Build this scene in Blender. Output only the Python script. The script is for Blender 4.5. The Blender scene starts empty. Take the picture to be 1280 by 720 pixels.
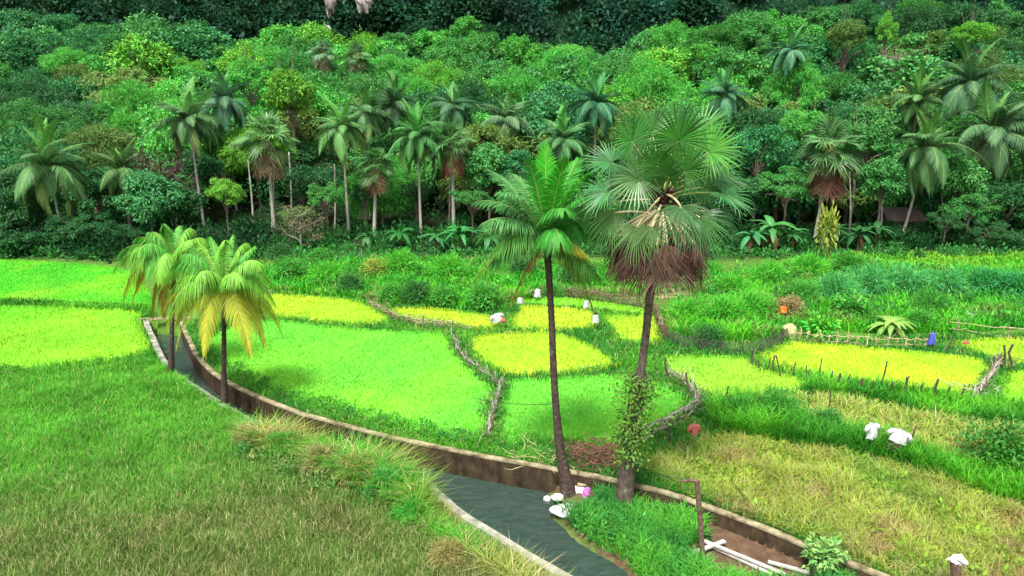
import bpy, math, random
import numpy as np
from mathutils import Vector

random.seed(11)
RNG = np.random.default_rng(11)
rad = math.radians
scene = bpy.context.scene
COL = scene.collection

# ------------------------------------------------------------------ camera model
H, F, PITCH = 14.0, 914.0, rad(14.0)
CP, SP = math.cos(PITCH), math.sin(PITCH)

def ray(px, py):
    xc, yc = (px - 640) / F, (360 - py) / F
    return np.array([xc, CP + yc * SP, -SP + yc * CP])

def G(px, py, z=0.0):
    d = ray(px, py)
    return np.array([0, 0, H]) + d * ((z - H) / d[2])

def AT(px, py, Y):
    d = ray(px, py)
    return np.array([0, 0, H]) + d * (Y / d[1])

def proj(p):
    x, y, z = p[0], p[1], p[2] - H
    w = y * CP - z * SP
    v = y * SP + z * CP
    return 640 + F * x / w, 360 - F * v / w

# ------------------------------------------------------------------ noise
def _hash(i, j, s):
    n = (i * 374761393 + j * 668265263 + s * 1442695041) & 0xFFFFFFFF
    n = ((n ^ (n >> 13)) * 1274126177) & 0xFFFFFFFF
    return ((n ^ (n >> 16)) & 0xFFFF) / 65535.0

def vnoise(x, y, scale, s=0):
    x = np.asarray(x, float) / scale + 1000; y = np.asarray(y, float) / scale + 1000
    i, j = np.floor(x).astype(np.int64), np.floor(y).astype(np.int64)
    fx, fy = x - i, y - j
    fx = fx * fx * (3 - 2 * fx); fy = fy * fy * (3 - 2 * fy)
    a, b, c, d = _hash(i, j, s), _hash(i + 1, j, s), _hash(i, j + 1, s), _hash(i + 1, j + 1, s)
    return (a * (1 - fx) + b * fx) * (1 - fy) + (c * (1 - fx) + d * fx) * fy

def fnoise(x, y, scale, s=0):
    return (vnoise(x, y, scale, s) * .55 + vnoise(x, y, scale * .47, s + 7) * .3 + vnoise(x, y, scale * .21, s + 13) * .15)

def sstep(a, b, x):
    t = np.clip((np.asarray(x, float) - a) / (b - a), 0, 1)
    return t * t * (3 - 2 * t)

# ------------------------------------------------------------------ polygons
def inpoly(X, Y, poly):
    r = np.zeros(X.shape, bool)
    n = len(poly)
    for k in range(n):
        x1, y1 = poly[k]; x2, y2 = poly[(k + 1) % n]
        if y1 == y2: continue
        c = ((y1 > Y) != (y2 > Y)) & (X < (x2 - x1) * (Y - y1) / (y2 - y1) + x1)
        r ^= c
    return r

def segdist(X, Y, line):
    d = np.full(X.shape, 1e9)
    for k in range(len(line) - 1):
        x1, y1 = line[k]; x2, y2 = line[k + 1]
        dx, dy = x2 - x1, y2 - y1
        t = np.clip(((X - x1) * dx + (Y - y1) * dy) / (dx * dx + dy * dy + 1e-12), 0, 1)
        d = np.minimum(d, np.hypot(X - x1 - t * dx, Y - y1 - t * dy))
    return d

def gp(pts, z=0.0):
    return [tuple(G(a, b, z)[:2]) for a, b in pts]

def smooth_line(pts, n=4):
    pts = [np.array(p, float) for p in pts]
    out = []
    for k in range(len(pts) - 1):
        p0 = pts[max(k - 1, 0)]; p1 = pts[k]; p2 = pts[k + 1]; p3 = pts[min(k + 2, len(pts) - 1)]
        for i in range(n):
            t = i / n
            out.append(.5 * ((2 * p1) + (-p0 + p2) * t + (2 * p0 - 5 * p1 + 4 * p2 - p3) * t * t + (-p0 + 3 * p1 - 3 * p2 + p3) * t ** 3))
    out.append(pts[-1])
    return out

# ------------------------------------------------------------------ mesh builder
class MB:
    def __init__(s):
        s.V, s.F, s.n, s.C = [], [], 0, []
    def add(s, V, faces, mat=0, col=None):
        V = np.asarray(V, float).reshape(-1, 3)
        if not isinstance(faces, (list, tuple)): faces = [faces]
        for f in faces:
            f = np.asarray(f, np.int64)
            if f.size: s.F.append((f + s.n, mat))
        s.V.append(V); s.n += len(V)
        s.C.append(np.ones((len(V), 3)) if col is None else np.broadcast_to(np.asarray(col, float), (len(V), 3)))
        return s
    def mesh(s, name, mats, smooth=False, color=False):
        me = bpy.data.meshes.new(name)
        V = np.concatenate(s.V)
        me.vertices.add(len(V)); me.vertices.foreach_set('co', V.astype(np.float32).ravel())
        loops = np.concatenate([f.ravel() for f, m in s.F])
        tot = np.concatenate([np.full(len(f), f.shape[1]) for f, m in s.F])
        mi = np.concatenate([np.full(len(f), m) for f, m in s.F])
        st = np.concatenate([[0], np.cumsum(tot)[:-1]])
        me.loops.add(len(loops)); me.loops.foreach_set('vertex_index', loops.astype(np.int32))
        me.polygons.add(len(tot))
        me.polygons.foreach_set('loop_start', st.astype(np.int32))
        me.polygons.foreach_set('material_index', mi.astype(np.int32))
        me.polygons.foreach_set('use_smooth', np.full(len(tot), bool(smooth)))
        if color:
            C = np.concatenate(s.C)
            a = me.attributes.new('tone', 'FLOAT_COLOR', 'POINT')
            a.data.foreach_set('color', np.c_[C, np.ones(len(C))].astype(np.float32).ravel())
        me.update(calc_edges=True)
        for m in (mats if isinstance(mats, (list, tuple)) else [mats]): me.materials.append(m)
        return me
    def build(s, name, mats, parent=None, smooth=False, color=False):
        return link(name, s.mesh(name, mats, smooth, color), parent)

def link(name, data, parent=None):
    o = bpy.data.objects.new(name, data)
    COL.objects.link(o)
    if parent is not None: o.parent = parent
    return o

def tag(o, label=None, cat=None, group=None, kind=None):
    if label: o['label'] = label
    if cat: o['category'] = cat
    if group: o['group'] = group
    if kind: o['kind'] = kind
    return o

def empty(name, loc, label, cat, group=None):
    o = link(name, None)
    o.location = loc
    return tag(o, label, cat, group)

def copy_tree(o, parent=None):
    c = o.copy(); COL.objects.link(c)
    if parent is not None: c.parent = parent
    for ch in list(o.children): copy_tree(ch, c)
    return c

def nrm(v):
    v = np.asarray(v, float)
    return v / np.maximum(np.linalg.norm(v, axis=-1, keepdims=True), 1e-9)

def tube(mb, pts, rads, seg=8, mat=0, col=None, cap=True):
    pts = np.asarray(pts, float); n = len(pts)
    rads = np.broadcast_to(np.asarray(rads, float), (n,))
    T = nrm(np.gradient(pts, axis=0))
    ref = np.array([1., 0, 0]) if abs(T[0][0]) < .8 else np.array([0, 1., 0])
    V = []
    for i in range(n):
        u = nrm(ref - T[i] * np.dot(ref, T[i])); v = np.cross(T[i], u); ref = u
        a = np.linspace(0, 2 * np.pi, seg, endpoint=False)
        V.append(pts[i] + rads[i] * (np.outer(np.cos(a), u) + np.outer(np.sin(a), v)))
    V = np.concatenate(V)
    k = np.arange(seg); k2 = (k + 1) % seg
    fs = [np.stack([i * seg + k, i * seg + k2, (i + 1) * seg + k2, (i + 1) * seg + k], 1) for i in range(n - 1)]
    faces = [np.concatenate(fs)]
    if cap:
        faces += [np.arange(seg)[None, ::-1], ((n - 1) * seg + np.arange(seg))[None]]
    mb.add(V, faces, mat, col)

def bez(p0, p1, p2, t):
    t = np.asarray(t)[:, None]
    return (1 - t) ** 2 * p0 + 2 * t * (1 - t) * p1 + t * t * p2

def bez_t(p0, p1, p2, t):
    t = np.asarray(t)[:, None]
    return nrm(2 * (1 - t) * (p1 - p0) + 2 * t * (p2 - p1))

# ------------------------------------------------------------------ materials
def mat(name):
    m = bpy.data.materials.new(name); m.use_nodes = True
    nt = m.node_tree; nt.nodes.clear()
    return m, nt, nt.nodes, nt.links

def leaf_mat(name, source='object', base=(1, 1, 1), trans=.35, rough=.5, spec=.25, vary=.35, hue=.03):
    m, nt, N, L = mat(name)
    out = N.new('ShaderNodeOutputMaterial')
    if source == 'object':
        src = N.new('ShaderNodeObjectInfo').outputs['Color']
    else:
        a = N.new('ShaderNodeAttribute'); a.attribute_name = 'tone'; src = a.outputs['Color']
    geo = N.new('ShaderNodeNewGeometry')
    hsv = N.new('ShaderNodeHueSaturation')
    mr = N.new('ShaderNodeMapRange'); mr.inputs['To Min'].default_value = 1 - vary; mr.inputs['To Max'].default_value = 1 + vary
    L.new(geo.outputs['Random Per Island'], mr.inputs['Value'])
    mh = N.new('ShaderNodeMath'); mh.operation = 'MULTIPLY'; mh.inputs[1].default_value = 7.31
    fr = N.new('ShaderNodeMath'); fr.operation = 'FRACT'
    L.new(geo.outputs['Random Per Island'], mh.inputs[0]); L.new(mh.outputs[0], fr.inputs[0])
    mr2 = N.new('ShaderNodeMapRange'); mr2.inputs['To Min'].default_value = .5 - hue; mr2.inputs['To Max'].default_value = .5 + hue
    L.new(fr.outputs[0], mr2.inputs['Value'])
    L.new(src, hsv.inputs['Color']); L.new(mr.outputs[0], hsv.inputs['Value']); L.new(mr2.outputs[0], hsv.inputs['Hue'])
    b = N.new('ShaderNodeBsdfPrincipled'); b.inputs['Roughness'].default_value = rough; b.inputs['Specular IOR Level'].default_value = spec
    t = N.new('ShaderNodeBsdfTranslucent')
    mx = N.new('ShaderNodeMixShader'); mx.inputs[0].default_value = trans
    L.new(hsv.outputs[0], b.inputs['Base Color']); L.new(hsv.outputs[0], t.inputs['Color'])
    L.new(b.outputs[0], mx.inputs[1]); L.new(t.outputs[0], mx.inputs[2]); L.new(mx.outputs[0], out.inputs['Surface'])
    return m

def noise_mat(name, c1, c2, scale=3., c3=None, rough=.85, bump=.3, detail=6, stretch=(1, 1, 1), spec=.2, bdist=.05):
    m, nt, N, L = mat(name)
    out = N.new('ShaderNodeOutputMaterial'); b = N.new('ShaderNodeBsdfPrincipled')
    b.inputs['Roughness'].default_value = rough; b.inputs['Specular IOR Level'].default_value = spec
    tc = N.new('ShaderNodeTexCoord'); mp = N.new('ShaderNodeMapping'); mp.inputs['Scale'].default_value = stretch
    n = N.new('ShaderNodeTexNoise'); n.inputs['Scale'].default_value = scale; n.inputs['Detail'].default_value = detail
    n.inputs['Roughness'].default_value = .65
    L.new(tc.outputs['Object'], mp.inputs['Vector']); L.new(mp.outputs[0], n.inputs['Vector'])
    r = N.new('ShaderNodeValToRGB')
    r.color_ramp.elements[0].position = .35; r.color_ramp.elements[0].color = (*c1, 1)
    r.color_ramp.elements[1].position = .65; r.color_ramp.elements[1].color = (*c2, 1)
    if c3:
        e = r.color_ramp.elements.new(.68); e.color = (*c3, 1)
    L.new(n.outputs['Fac'], r.inputs[0]); L.new(r.outputs[0], b.inputs['Base Color'])
    if bump:
        bp = N.new('ShaderNodeBump'); bp.inputs['Strength'].default_value = bump; bp.inputs['Distance'].default_value = bdist
        L.new(n.outputs['Fac'], bp.inputs['Height']); L.new(bp.outputs[0], b.inputs['Normal'])
    L.new(b.outputs[0], out.inputs['Surface'])
    return m

def ground_mat():
    m, nt, N, L = mat('ground_soil')
    out = N.new('ShaderNodeOutputMaterial'); b = N.new('ShaderNodeBsdfPrincipled'); b.inputs['Roughness'].default_value = .95
    b.inputs['Specular IOR Level'].default_value = .1
    a = N.new('ShaderNodeAttribute'); a.attribute_name = 'tone'
    tc = N.new('ShaderNodeTexCoord')
    n = N.new('ShaderNodeTexNoise'); n.inputs['Scale'].default_value = 2.5; n.inputs['Detail'].default_value = 8; n.inputs['Roughness'].default_value = .7
    L.new(tc.outputs['Object'], n.inputs['Vector'])
    mr = N.new('ShaderNodeMapRange'); mr.inputs['From Min'].default_value = .3; mr.inputs['From Max'].default_value = .7
    mr.inputs['To Min'].default_value = .55; mr.inputs['To Max'].default_value = 1.35
    L.new(n.outputs['Fac'], mr.inputs['Value'])
    hsv = N.new('ShaderNodeHueSaturation'); L.new(a.outputs['Color'], hsv.inputs['Color']); L.new(mr.outputs[0], hsv.inputs['Value'])
    L.new(hsv.outputs[0], b.inputs['Base Color'])
    bp = N.new('ShaderNodeBump'); bp.inputs['Strength'].default_value = .6; bp.inputs['Distance'].default_value = .1
    L.new(n.outputs['Fac'], bp.inputs['Height']); L.new(bp.outputs[0], b.inputs['Normal'])
    L.new(b.outputs[0], out.inputs['Surface'])
    return m

def water_mat():
    m, nt, N, L = mat('canal_water')
    out = N.new('ShaderNodeOutputMaterial'); b = N.new('ShaderNodeBsdfPrincipled')
    b.inputs['Roughness'].default_value = .06; b.inputs['IOR'].default_value = 1.33; b.inputs['Specular IOR Level'].default_value = .6
    tc = N.new('ShaderNodeTexCoord'); mp = N.new('ShaderNodeMapping'); mp.inputs['Rotation'].default_value = (0, 0, rad(-38)); mp.inputs['Scale'].default_value = (.55, 1.6, 1)
    L.new(tc.outputs['Object'], mp.inputs['Vector'])
    n = N.new('ShaderNodeTexNoise'); n.inputs['Scale'].default_value = 3.2; n.inputs['Detail'].default_value = 4; n.inputs['Distortion'].default_value = 1.0
    L.new(mp.outputs[0], n.inputs['Vector'])
    r = N.new('ShaderNodeValToRGB'); r.color_ramp.elements[0].color = (.026, .046, .036, 1); r.color_ramp.elements[1].color = (.045, .07, .056, 1)
    r.color_ramp.elements[0].position = .35; r.color_ramp.elements[1].position = .72
    L.new(n.outputs['Fac'], r.inputs[0]); L.new(r.outputs[0], b.inputs['Base Color'])
    bp = N.new('ShaderNodeBump'); bp.inputs['Strength'].default_value = .08; bp.inputs['Distance'].default_value = .03
    L.new(n.outputs['Fac'], bp.inputs['Height']); L.new(bp.outputs[0], b.inputs['Normal'])
    L.new(b.outputs[0], out.inputs['Surface'])
    return m

M = {}
M['leaf'] = leaf_mat('foliage', vary=.24, trans=.28)
M['gloss'] = leaf_mat('glossy_foliage', rough=.45, spec=.25, trans=.22)
M['rice'] = leaf_mat('rice_blades', source='attr', vary=.09, hue=.01, trans=.4, spec=.12)
M['frond'] = leaf_mat('palm_leaflets', vary=.3, hue=.015, rough=.5, spec=.22, trans=.3)
M['fan'] = leaf_mat('fan_leaflets', vary=.4, hue=.015, rough=.38, spec=.4, trans=.25)
M['blade'] = leaf_mat('grass_blades', source='attr', vary=.25, hue=.012, trans=.4, spec=.15)
M['dead'] = leaf_mat('dead_leaf', vary=.45, hue=.02, trans=.15, rough=.7, spec=.15)
M['bark'] = noise_mat('bark', (.06, .045, .035), (.2, .16, .125), 6, stretch=(1, 1, .35), bump=.6)
M['palebark'] = noise_mat('pale_bark', (.22, .2, .16), (.48, .45, .38), 5, stretch=(1, 1, .4), bump=.4)
M['palmbark'] = noise_mat('palm_bark', (.035, .022, .018), (.1, .07, .055), 3.2, c3=(.36, .32, .28), stretch=(2.2, 2.2, 2.6), bump=.8)
M['lontarbark'] = noise_mat('lontar_bark', (.05, .035, .025), (.15, .12, .095), 4, c3=(.34, .31, .27), stretch=(2, 2, 1.2), bump=.8)
M['rachis'] = noise_mat('frond_stalk', (.2, .26, .06), (.38, .42, .13), 4, bump=0, rough=.5)
M['boot'] = noise_mat('dead_leaf_bases', (.02, .008, .008), (.09, .035, .025), 7, bump=.8)
M['petiole'] = noise_mat('leaf_stalk', (.42, .36, .16), (.66, .56, .34), 5, bump=.1, rough=.55)
M['coconut'] = noise_mat('coconut_husk', (.26, .07, .02), (.42, .16, .04), 6, bump=.1, rough=.5)
M['concrete'] = noise_mat('canal_concrete', (.018, .014, .008), (.085, .056, .03), 2.2, c3=(.04, .07, .014), stretch=(1.3, 1.3, .7), bump=.5, rough=.9)
M['coping'] = noise_mat('wall_coping', (.09, .075, .035), (.42, .36, .22), 1.7, bump=.5, rough=.9)
M['kerb'] = noise_mat('kerb_concrete', (.15, .14, .11), (.4, .38, .32), 2.2, bump=.5, rough=.9)
M['stick'] = noise_mat('weathered_stick', (.1, .075, .05), (.34, .29, .22), 6, stretch=(1, 1, .3), bump=.3)
M['pale_stick'] = noise_mat('bleached_stick', (.2, .18, .14), (.52, .48, .42), 5, bump=.2)
M['bamboo'] = noise_mat('old_bamboo', (.3, .24, .12), (.55, .46, .28), 5, bump=.2)
M['post'] = noise_mat('dark_post', (.035, .026, .018), (.12, .09, .065), 7, bump=.5)
M['white'] = noise_mat('white_cloth', (.45, .44, .45), (.66, .65, .66), 6, bump=.25, rough=.9)
M['red'] = noise_mat('red_cloth', (.32, .07, .05), (.5, .17, .12), 7, bump=.3, rough=.9)
M['orange'] = noise_mat('orange_cloth', (.7, .12, .02), (.8, .2, .04), 7, bump=.3, rough=.9)
M['blue'] = noise_mat('blue_cloth', (.05, .06, .35), (.1, .13, .55), 7, bump=.3, rough=.9)
M['magenta'] = noise_mat('magenta_plastic', (.55, .07, .42), (.75, .2, .6), 9, bump=.5, rough=.45)
M['rock'] = noise_mat('pale_rock', (.45, .42, .4), (.78, .74, .72), 2.5, bump=.4)
M['limestone'] = noise_mat('limestone', (.13, .085, .08), (.5, .43, .43), .55, bump=.7, c3=(.62, .58, .6))
M['plank'] = noise_mat('white_plank', (.3, .27, .23), (.6, .57, .53), 4, bump=.15, stretch=(1, 6, 6))
M['rust'] = noise_mat('rusty_post', (.07, .045, .035), (.2, .125, .095), 9, bump=.4, rough=.7)
M['wire'] = noise_mat('dark_wire', (.03, .03, .03), (.07, .07, .07), 5, bump=0)
M['net'] = noise_mat('dark_net', (.04, .045, .035), (.1, .11, .08), 8, bump=0)
M['hutwall'] = noise_mat('hut_wall', (.08, .05, .045), (.16, .1, .09), 3, bump=.2)
M['thatch'] = noise_mat('hut_thatch', (.06, .045, .04), (.13, .1, .09), 6, bump=.6)
M['brush'] = leaf_mat('brushwood', vary=.5, hue=.015, trans=.05, rough=.85, spec=.1)
M['straw'] = noise_mat('straw', (.3, .3, .12), (.5, .47, .22), 6, bump=.9)
M['ground'] = ground_mat()
M['water'] = water_mat()

# ------------------------------------------------------------------ canal geometry (plan view, metres)
WALL_PX = [(224, 401), (232, 420), (248, 450), (283, 478), (360, 512), (430, 532), (500, 550), (600, 570), (700, 588), (775, 603), (850, 622), (950, 659), (1020, 689), (1110, 724), (1220, 768), (1400, 840)]
KERB_PX = [(184, 398), (190, 412), (199, 434), (211, 455), (225, 470), (250, 486), (285, 508), (330, 533), (400, 562), (470, 585), (530, 600), (550, 616), (580, 641), (640, 678), (715, 722), (790, 768), (960, 860)]
WZ = -0.95
WALL = smooth_line(gp(WALL_PX, .12), 4)
KERB = smooth_line(gp(KERB_PX, .06), 4)
CANAL = [tuple(p) for p in WALL] + [tuple(p) for p in KERB[::-1]]
ISLAND = gp([(690, 612), (697, 622), (692, 640), (712, 656), (735, 672), (768, 700), (800, 722), (850, 760), (1100, 860), (1420, 850), (1220, 768), (1110, 724), (1020, 689), (950, 659), (850, 622), (775, 603)], -.7)

def hill_x(x):
    return 1 + .35 * sstep(15, 75, x) + .2 * sstep(-30, -80, x)

def hz(x, y):
    x = np.asarray(x, float); y = np.asarray(y, float)
    s = np.maximum(0, y - 71)
    k, cap = .0025, .32
    sc = cap / (2 * k)
    z = np.where(s < sc, k * s * s, k * sc * sc + cap * (s - sc)) * hill_x(x)
    z = z + 1.15 * np.maximum(0, y - 158 + 6 * (vnoise(x, y, 30, 3) - .5) - 14 * sstep(10, 70, x)) * sstep(-400, -300, -y)
    z = z + (fnoise(x, y, 9, 5) - .5) * .35 * sstep(60, 75, y)
    return z

def ground_z(X, Y):
    z = hz(X, Y) + (fnoise(X, Y, 2.5, 21) - .5) * .12
    inside = inpoly(X, Y, CANAL)
    dw = segdist(X, Y, [tuple(p) for p in WALL]); dk = segdist(X, Y, [tuple(p) for p in KERB])
    low = inside | (np.minimum(dw, dk) < .18)
    isl = inpoly(X, Y, ISLAND)
    di = segdist(X, Y, ISLAND + ISLAND[:1])
    sd = np.where(isl, di, -di)
    zi = WZ - .55 + 1.0 * sstep(-.9, .8, sd + (fnoise(X, Y, .9, 4) - .5) * .7) + (fnoise(X, Y, 1.2, 4) - .5) * .1
    zi = np.where(sd < -.9, -1.7, zi)
    zi = np.where(low & ~inside & (dw < .3) & isl, -.5, zi)
    return np.where(low, zi, z)

# paddies and grass regions in plan (from the photo's ground pixels)
def region_ground_colour(X, Y):
    C = np.zeros(X.shape + (3,))
    n = fnoise(X, Y, 6, 31)[..., None]
    g = np.array([.05, .16, .02]) * (1 - n) + np.array([.11, .2, .03]) * n
    C[:] = g
    dry = sstep(.5, .62, fnoise(X, Y, 4, 37))[..., None]
    near = (sstep(35, 24, Y))[..., None]
    C = C * (1 - .5 * dry * near) + np.array([.16, .14, .06]) * .5 * dry * near
    md = inpoly(X, Y, gp([(800, 590), (885, 552), (960, 556), (1130, 590), (1300, 645), (1500, 700), (1500, 860), (1130, 728), (950, 655)]))[..., None]
    C = np.where(md, np.array([.19, .15, .07]) * (.7 + .6 * n), C)
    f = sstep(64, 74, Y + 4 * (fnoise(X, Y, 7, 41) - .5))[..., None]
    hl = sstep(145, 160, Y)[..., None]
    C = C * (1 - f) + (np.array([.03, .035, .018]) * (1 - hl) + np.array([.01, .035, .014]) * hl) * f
    isl = inpoly(X, Y, ISLAND)[..., None]
    C = np.where(isl, np.array([.12, .075, .045]), C)
    return C

def build_ground():
    xs = np.unique(np.round(np.concatenate([np.linspace(-420, -64, 45), np.linspace(-64, -26, 60), np.arange(-26, 22, .22), np.linspace(22, 64, 70), np.linspace(64, 420, 45)]), 4))
    ys = np.unique(np.round(np.concatenate([np.linspace(-30, 12, 12), np.arange(12, 56, .22), np.arange(56, 90, .6), np.linspace(90, 170, 60), np.linspace(170, 260, 50), np.linspace(260, 520, 20)]), 4))
    X, Y = np.meshgrid(xs, ys)
    Z = ground_z(X, Y)
    nx, ny = len(xs), len(ys)
    I = np.arange(nx * ny).reshape(ny, nx)
    Fq = np.stack([I[:-1, :-1], I[:-1, 1:], I[1:, 1:], I[1:, :-1]], -1).reshape(-1, 4)
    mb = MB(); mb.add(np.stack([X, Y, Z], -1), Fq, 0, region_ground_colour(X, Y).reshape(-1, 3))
    o = mb.build('ground', M['ground'], smooth=True, color=True)
    tag(o, 'earth ground of the valley rising into the forested hillside', 'ground', kind='structure')
build_ground()

def build_water():
    pts = CANAL
    mb = MB()
    c = list(pts)
    W = np.array(WALL); K = np.array(KERB)
    n = 60
    def resample(L):
        d = np.concatenate([[0], np.cumsum(np.hypot(*np.diff(L, axis=0).T))]); t = np.linspace(0, d[-1], n)
        return np.c_[np.interp(t, d, L[:, 0]), np.interp(t, d, L[:, 1])]
    A, B = resample(W), resample(K)
    V = np.concatenate([np.c_[A, np.full(n, WZ)], np.c_[B, np.full(n, WZ)]])
    i = np.arange(n - 1)
    mb.add(V, np.stack([i, i + 1, n + i + 1, n + i], 1))
    o = mb.build('water', M['water'])
    tag(o, 'dark teal water flowing along the irrigation canal', 'water', kind='structure')
build_water()

def ribbon(line, offs, zs):
    """cross-section sweep: offs = lateral offsets (positive = to the outside), zs = heights"""
    L = np.array(line); n = len(L)
    T = nrm(np.gradient(L, axis=0)); Nn = np.c_[-T[:, 1], T[:, 0]]
    k = len(offs)
    V = np.concatenate([np.c_[L + Nn * o, np.full(n, z)] for o, z in zip(offs, zs)])
    i = np.arange(n - 1)
    fs = [np.stack([a * n + i, a * n + i + 1, b * n + i + 1, b * n + i], 1) for a, b in [(j, (j + 1) % k) for j in range(k)]]
    return V, np.concatenate(fs)

def build_walls():
    # wall: outside is the paddy side
    s = 1
    root = empty('canal_wall', (0, 0, 0), 'long brown concrete retaining wall with pale coping along the canal', 'wall')
    mb = MB(); V, f = ribbon(WALL, [0, .3, .3, 0], [.05, .05, -1.75, -1.75]); mb.add(V, f)
    mb.build('wall_face', M['concrete'], root)
    L = np.array(WALL)
    mb = MB(); V, f = ribbon(WALL, [-.02, .24, .24, -.02], [.13, .13, .052, .052])
    V[:, :2] += (np.stack([fnoise(V[:, 0], V[:, 1], .8, 3), fnoise(V[:, 0], V[:, 1], .8, 9)], 1) - .5) * .05
    V[:, 2] += (fnoise(V[:, 0] * 1., V[:, 1], 1.1, 19) - .5) * .06
    mb.add(V, f); mb.build('coping', M['coping'], root)
    # left kerb
    mb = MB(); V, f = ribbon(KERB, [-.32, 0, 0, -.32], [.14, .14, -1.75, -1.75])
    V[:, :2] += (np.stack([fnoise(V[:, 0], V[:, 1], 1.2, 5), fnoise(V[:, 0], V[:, 1], 1.2, 11)], 1) - .5) * .12
    mb.add(V, f)
    o = mb.build('canal_kerb', M['kerb'])
    tag(o, 'pale narrow concrete kerb edging the canal on the brownish rice side', 'kerb')
build_walls()
# small sluice beam across the far end of the canal
def box(mb, c, size, rz=0, mat=0, tilt=0):
    sx, sy, sz = [s / 2 for s in size]
    v = np.array([[x, y, z] for x in (-sx, sx) for y in (-sy, sy) for z in (-sz, sz)])
    if tilt:
        ct, st = math.cos(tilt), math.sin(tilt)
        v = v @ np.array([[ct, 0, st], [0, 1, 0], [-st, 0, ct]])
    cr, sr = math.cos(rz), math.sin(rz)
    v = v @ np.array([[cr, sr, 0], [-sr, cr, 0], [0, 0, 1]]) + np.array(c)
    f = np.array([[0, 1, 3, 2], [4, 6, 7, 5], [0, 4, 5, 1], [2, 3, 7, 6], [0, 2, 6, 4], [1, 5, 7, 3]])
    mb.add(v, f, mat)
a, b = G(176, 399, .2), G(236, 397, .2)
mb = MB(); mid = (a + b) / 2; box(mb, (mid[0], mid[1], .2), (np.linalg.norm(b - a) + .3, .14, .1), math.atan2(b[1] - a[1], b[0] - a[0]))
tag(mb.build('sluice_beam', M['coping']), 'pale concrete beam crossing the far end of the canal', 'beam')

# ------------------------------------------------------------------ blades
def blades(P, h, w, lean, col, mb, curl=.5, az=None, mat=0):
    n = len(P)
    a = RNG.uniform(0, 2 * np.pi, n) if az is None else az
    d = np.c_[np.cos(a), np.sin(a), np.zeros(n)]
    b = a + np.pi / 2 + RNG.uniform(-.6, .6, n)
    s = np.c_[np.cos(b), np.sin(b), np.zeros(n)] * (w / 2)[:, None]
    up = np.array([0, 0, 1.])
    l = (lean * h)[:, None]
    hh = h[:, None]
    p1 = P + d * l * .35 + up * hh * .62
    p2 = P + d * l * (1 + curl * .3) + up * hh * (1 - curl * .25 * np.clip(lean, 0, 1)[:, None])
    V = np.stack([P - s, P + s, p1 - s * .8, p1 + s * .8, p2], 1).reshape(-1, 3)
    k = np.arange(n)[:, None] * 5
    q = k + np.array([[0, 1, 3, 2]]); t = k + np.array([[2, 3, 4]])
    mb.add(V, [q, t], mat, np.repeat(col, 5, axis=0))

def sample(poly, dens, ref=28., power=1.2, soft=None):
    a = np.array(poly); lo, hi = a.min(0), a.max(0)
    n = int((hi[0] - lo[0]) * (hi[1] - lo[1]) * dens)
    X = RNG.uniform(lo[0], hi[0], n); Y = RNG.uniform(lo[1], hi[1], n)
    keep = inpoly(X, Y, poly) & (RNG.random(n) < np.minimum(1, (ref / np.maximum(Y, 1)) ** power))
    return X[keep], Y[keep]

def not_canal(X, Y, margin=.35):
    d = np.minimum(segdist(X, Y, [tuple(p) for p in WALL]), segdist(X, Y, [tuple(p) for p in KERB]))
    return ~(inpoly(X, Y, CANAL) | (d < margin))

def mixc(a, b, t):
    t = np.clip(t, 0, 1)[:, None]
    return np.array(a) * (1 - t) + np.array(b) * t

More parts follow.
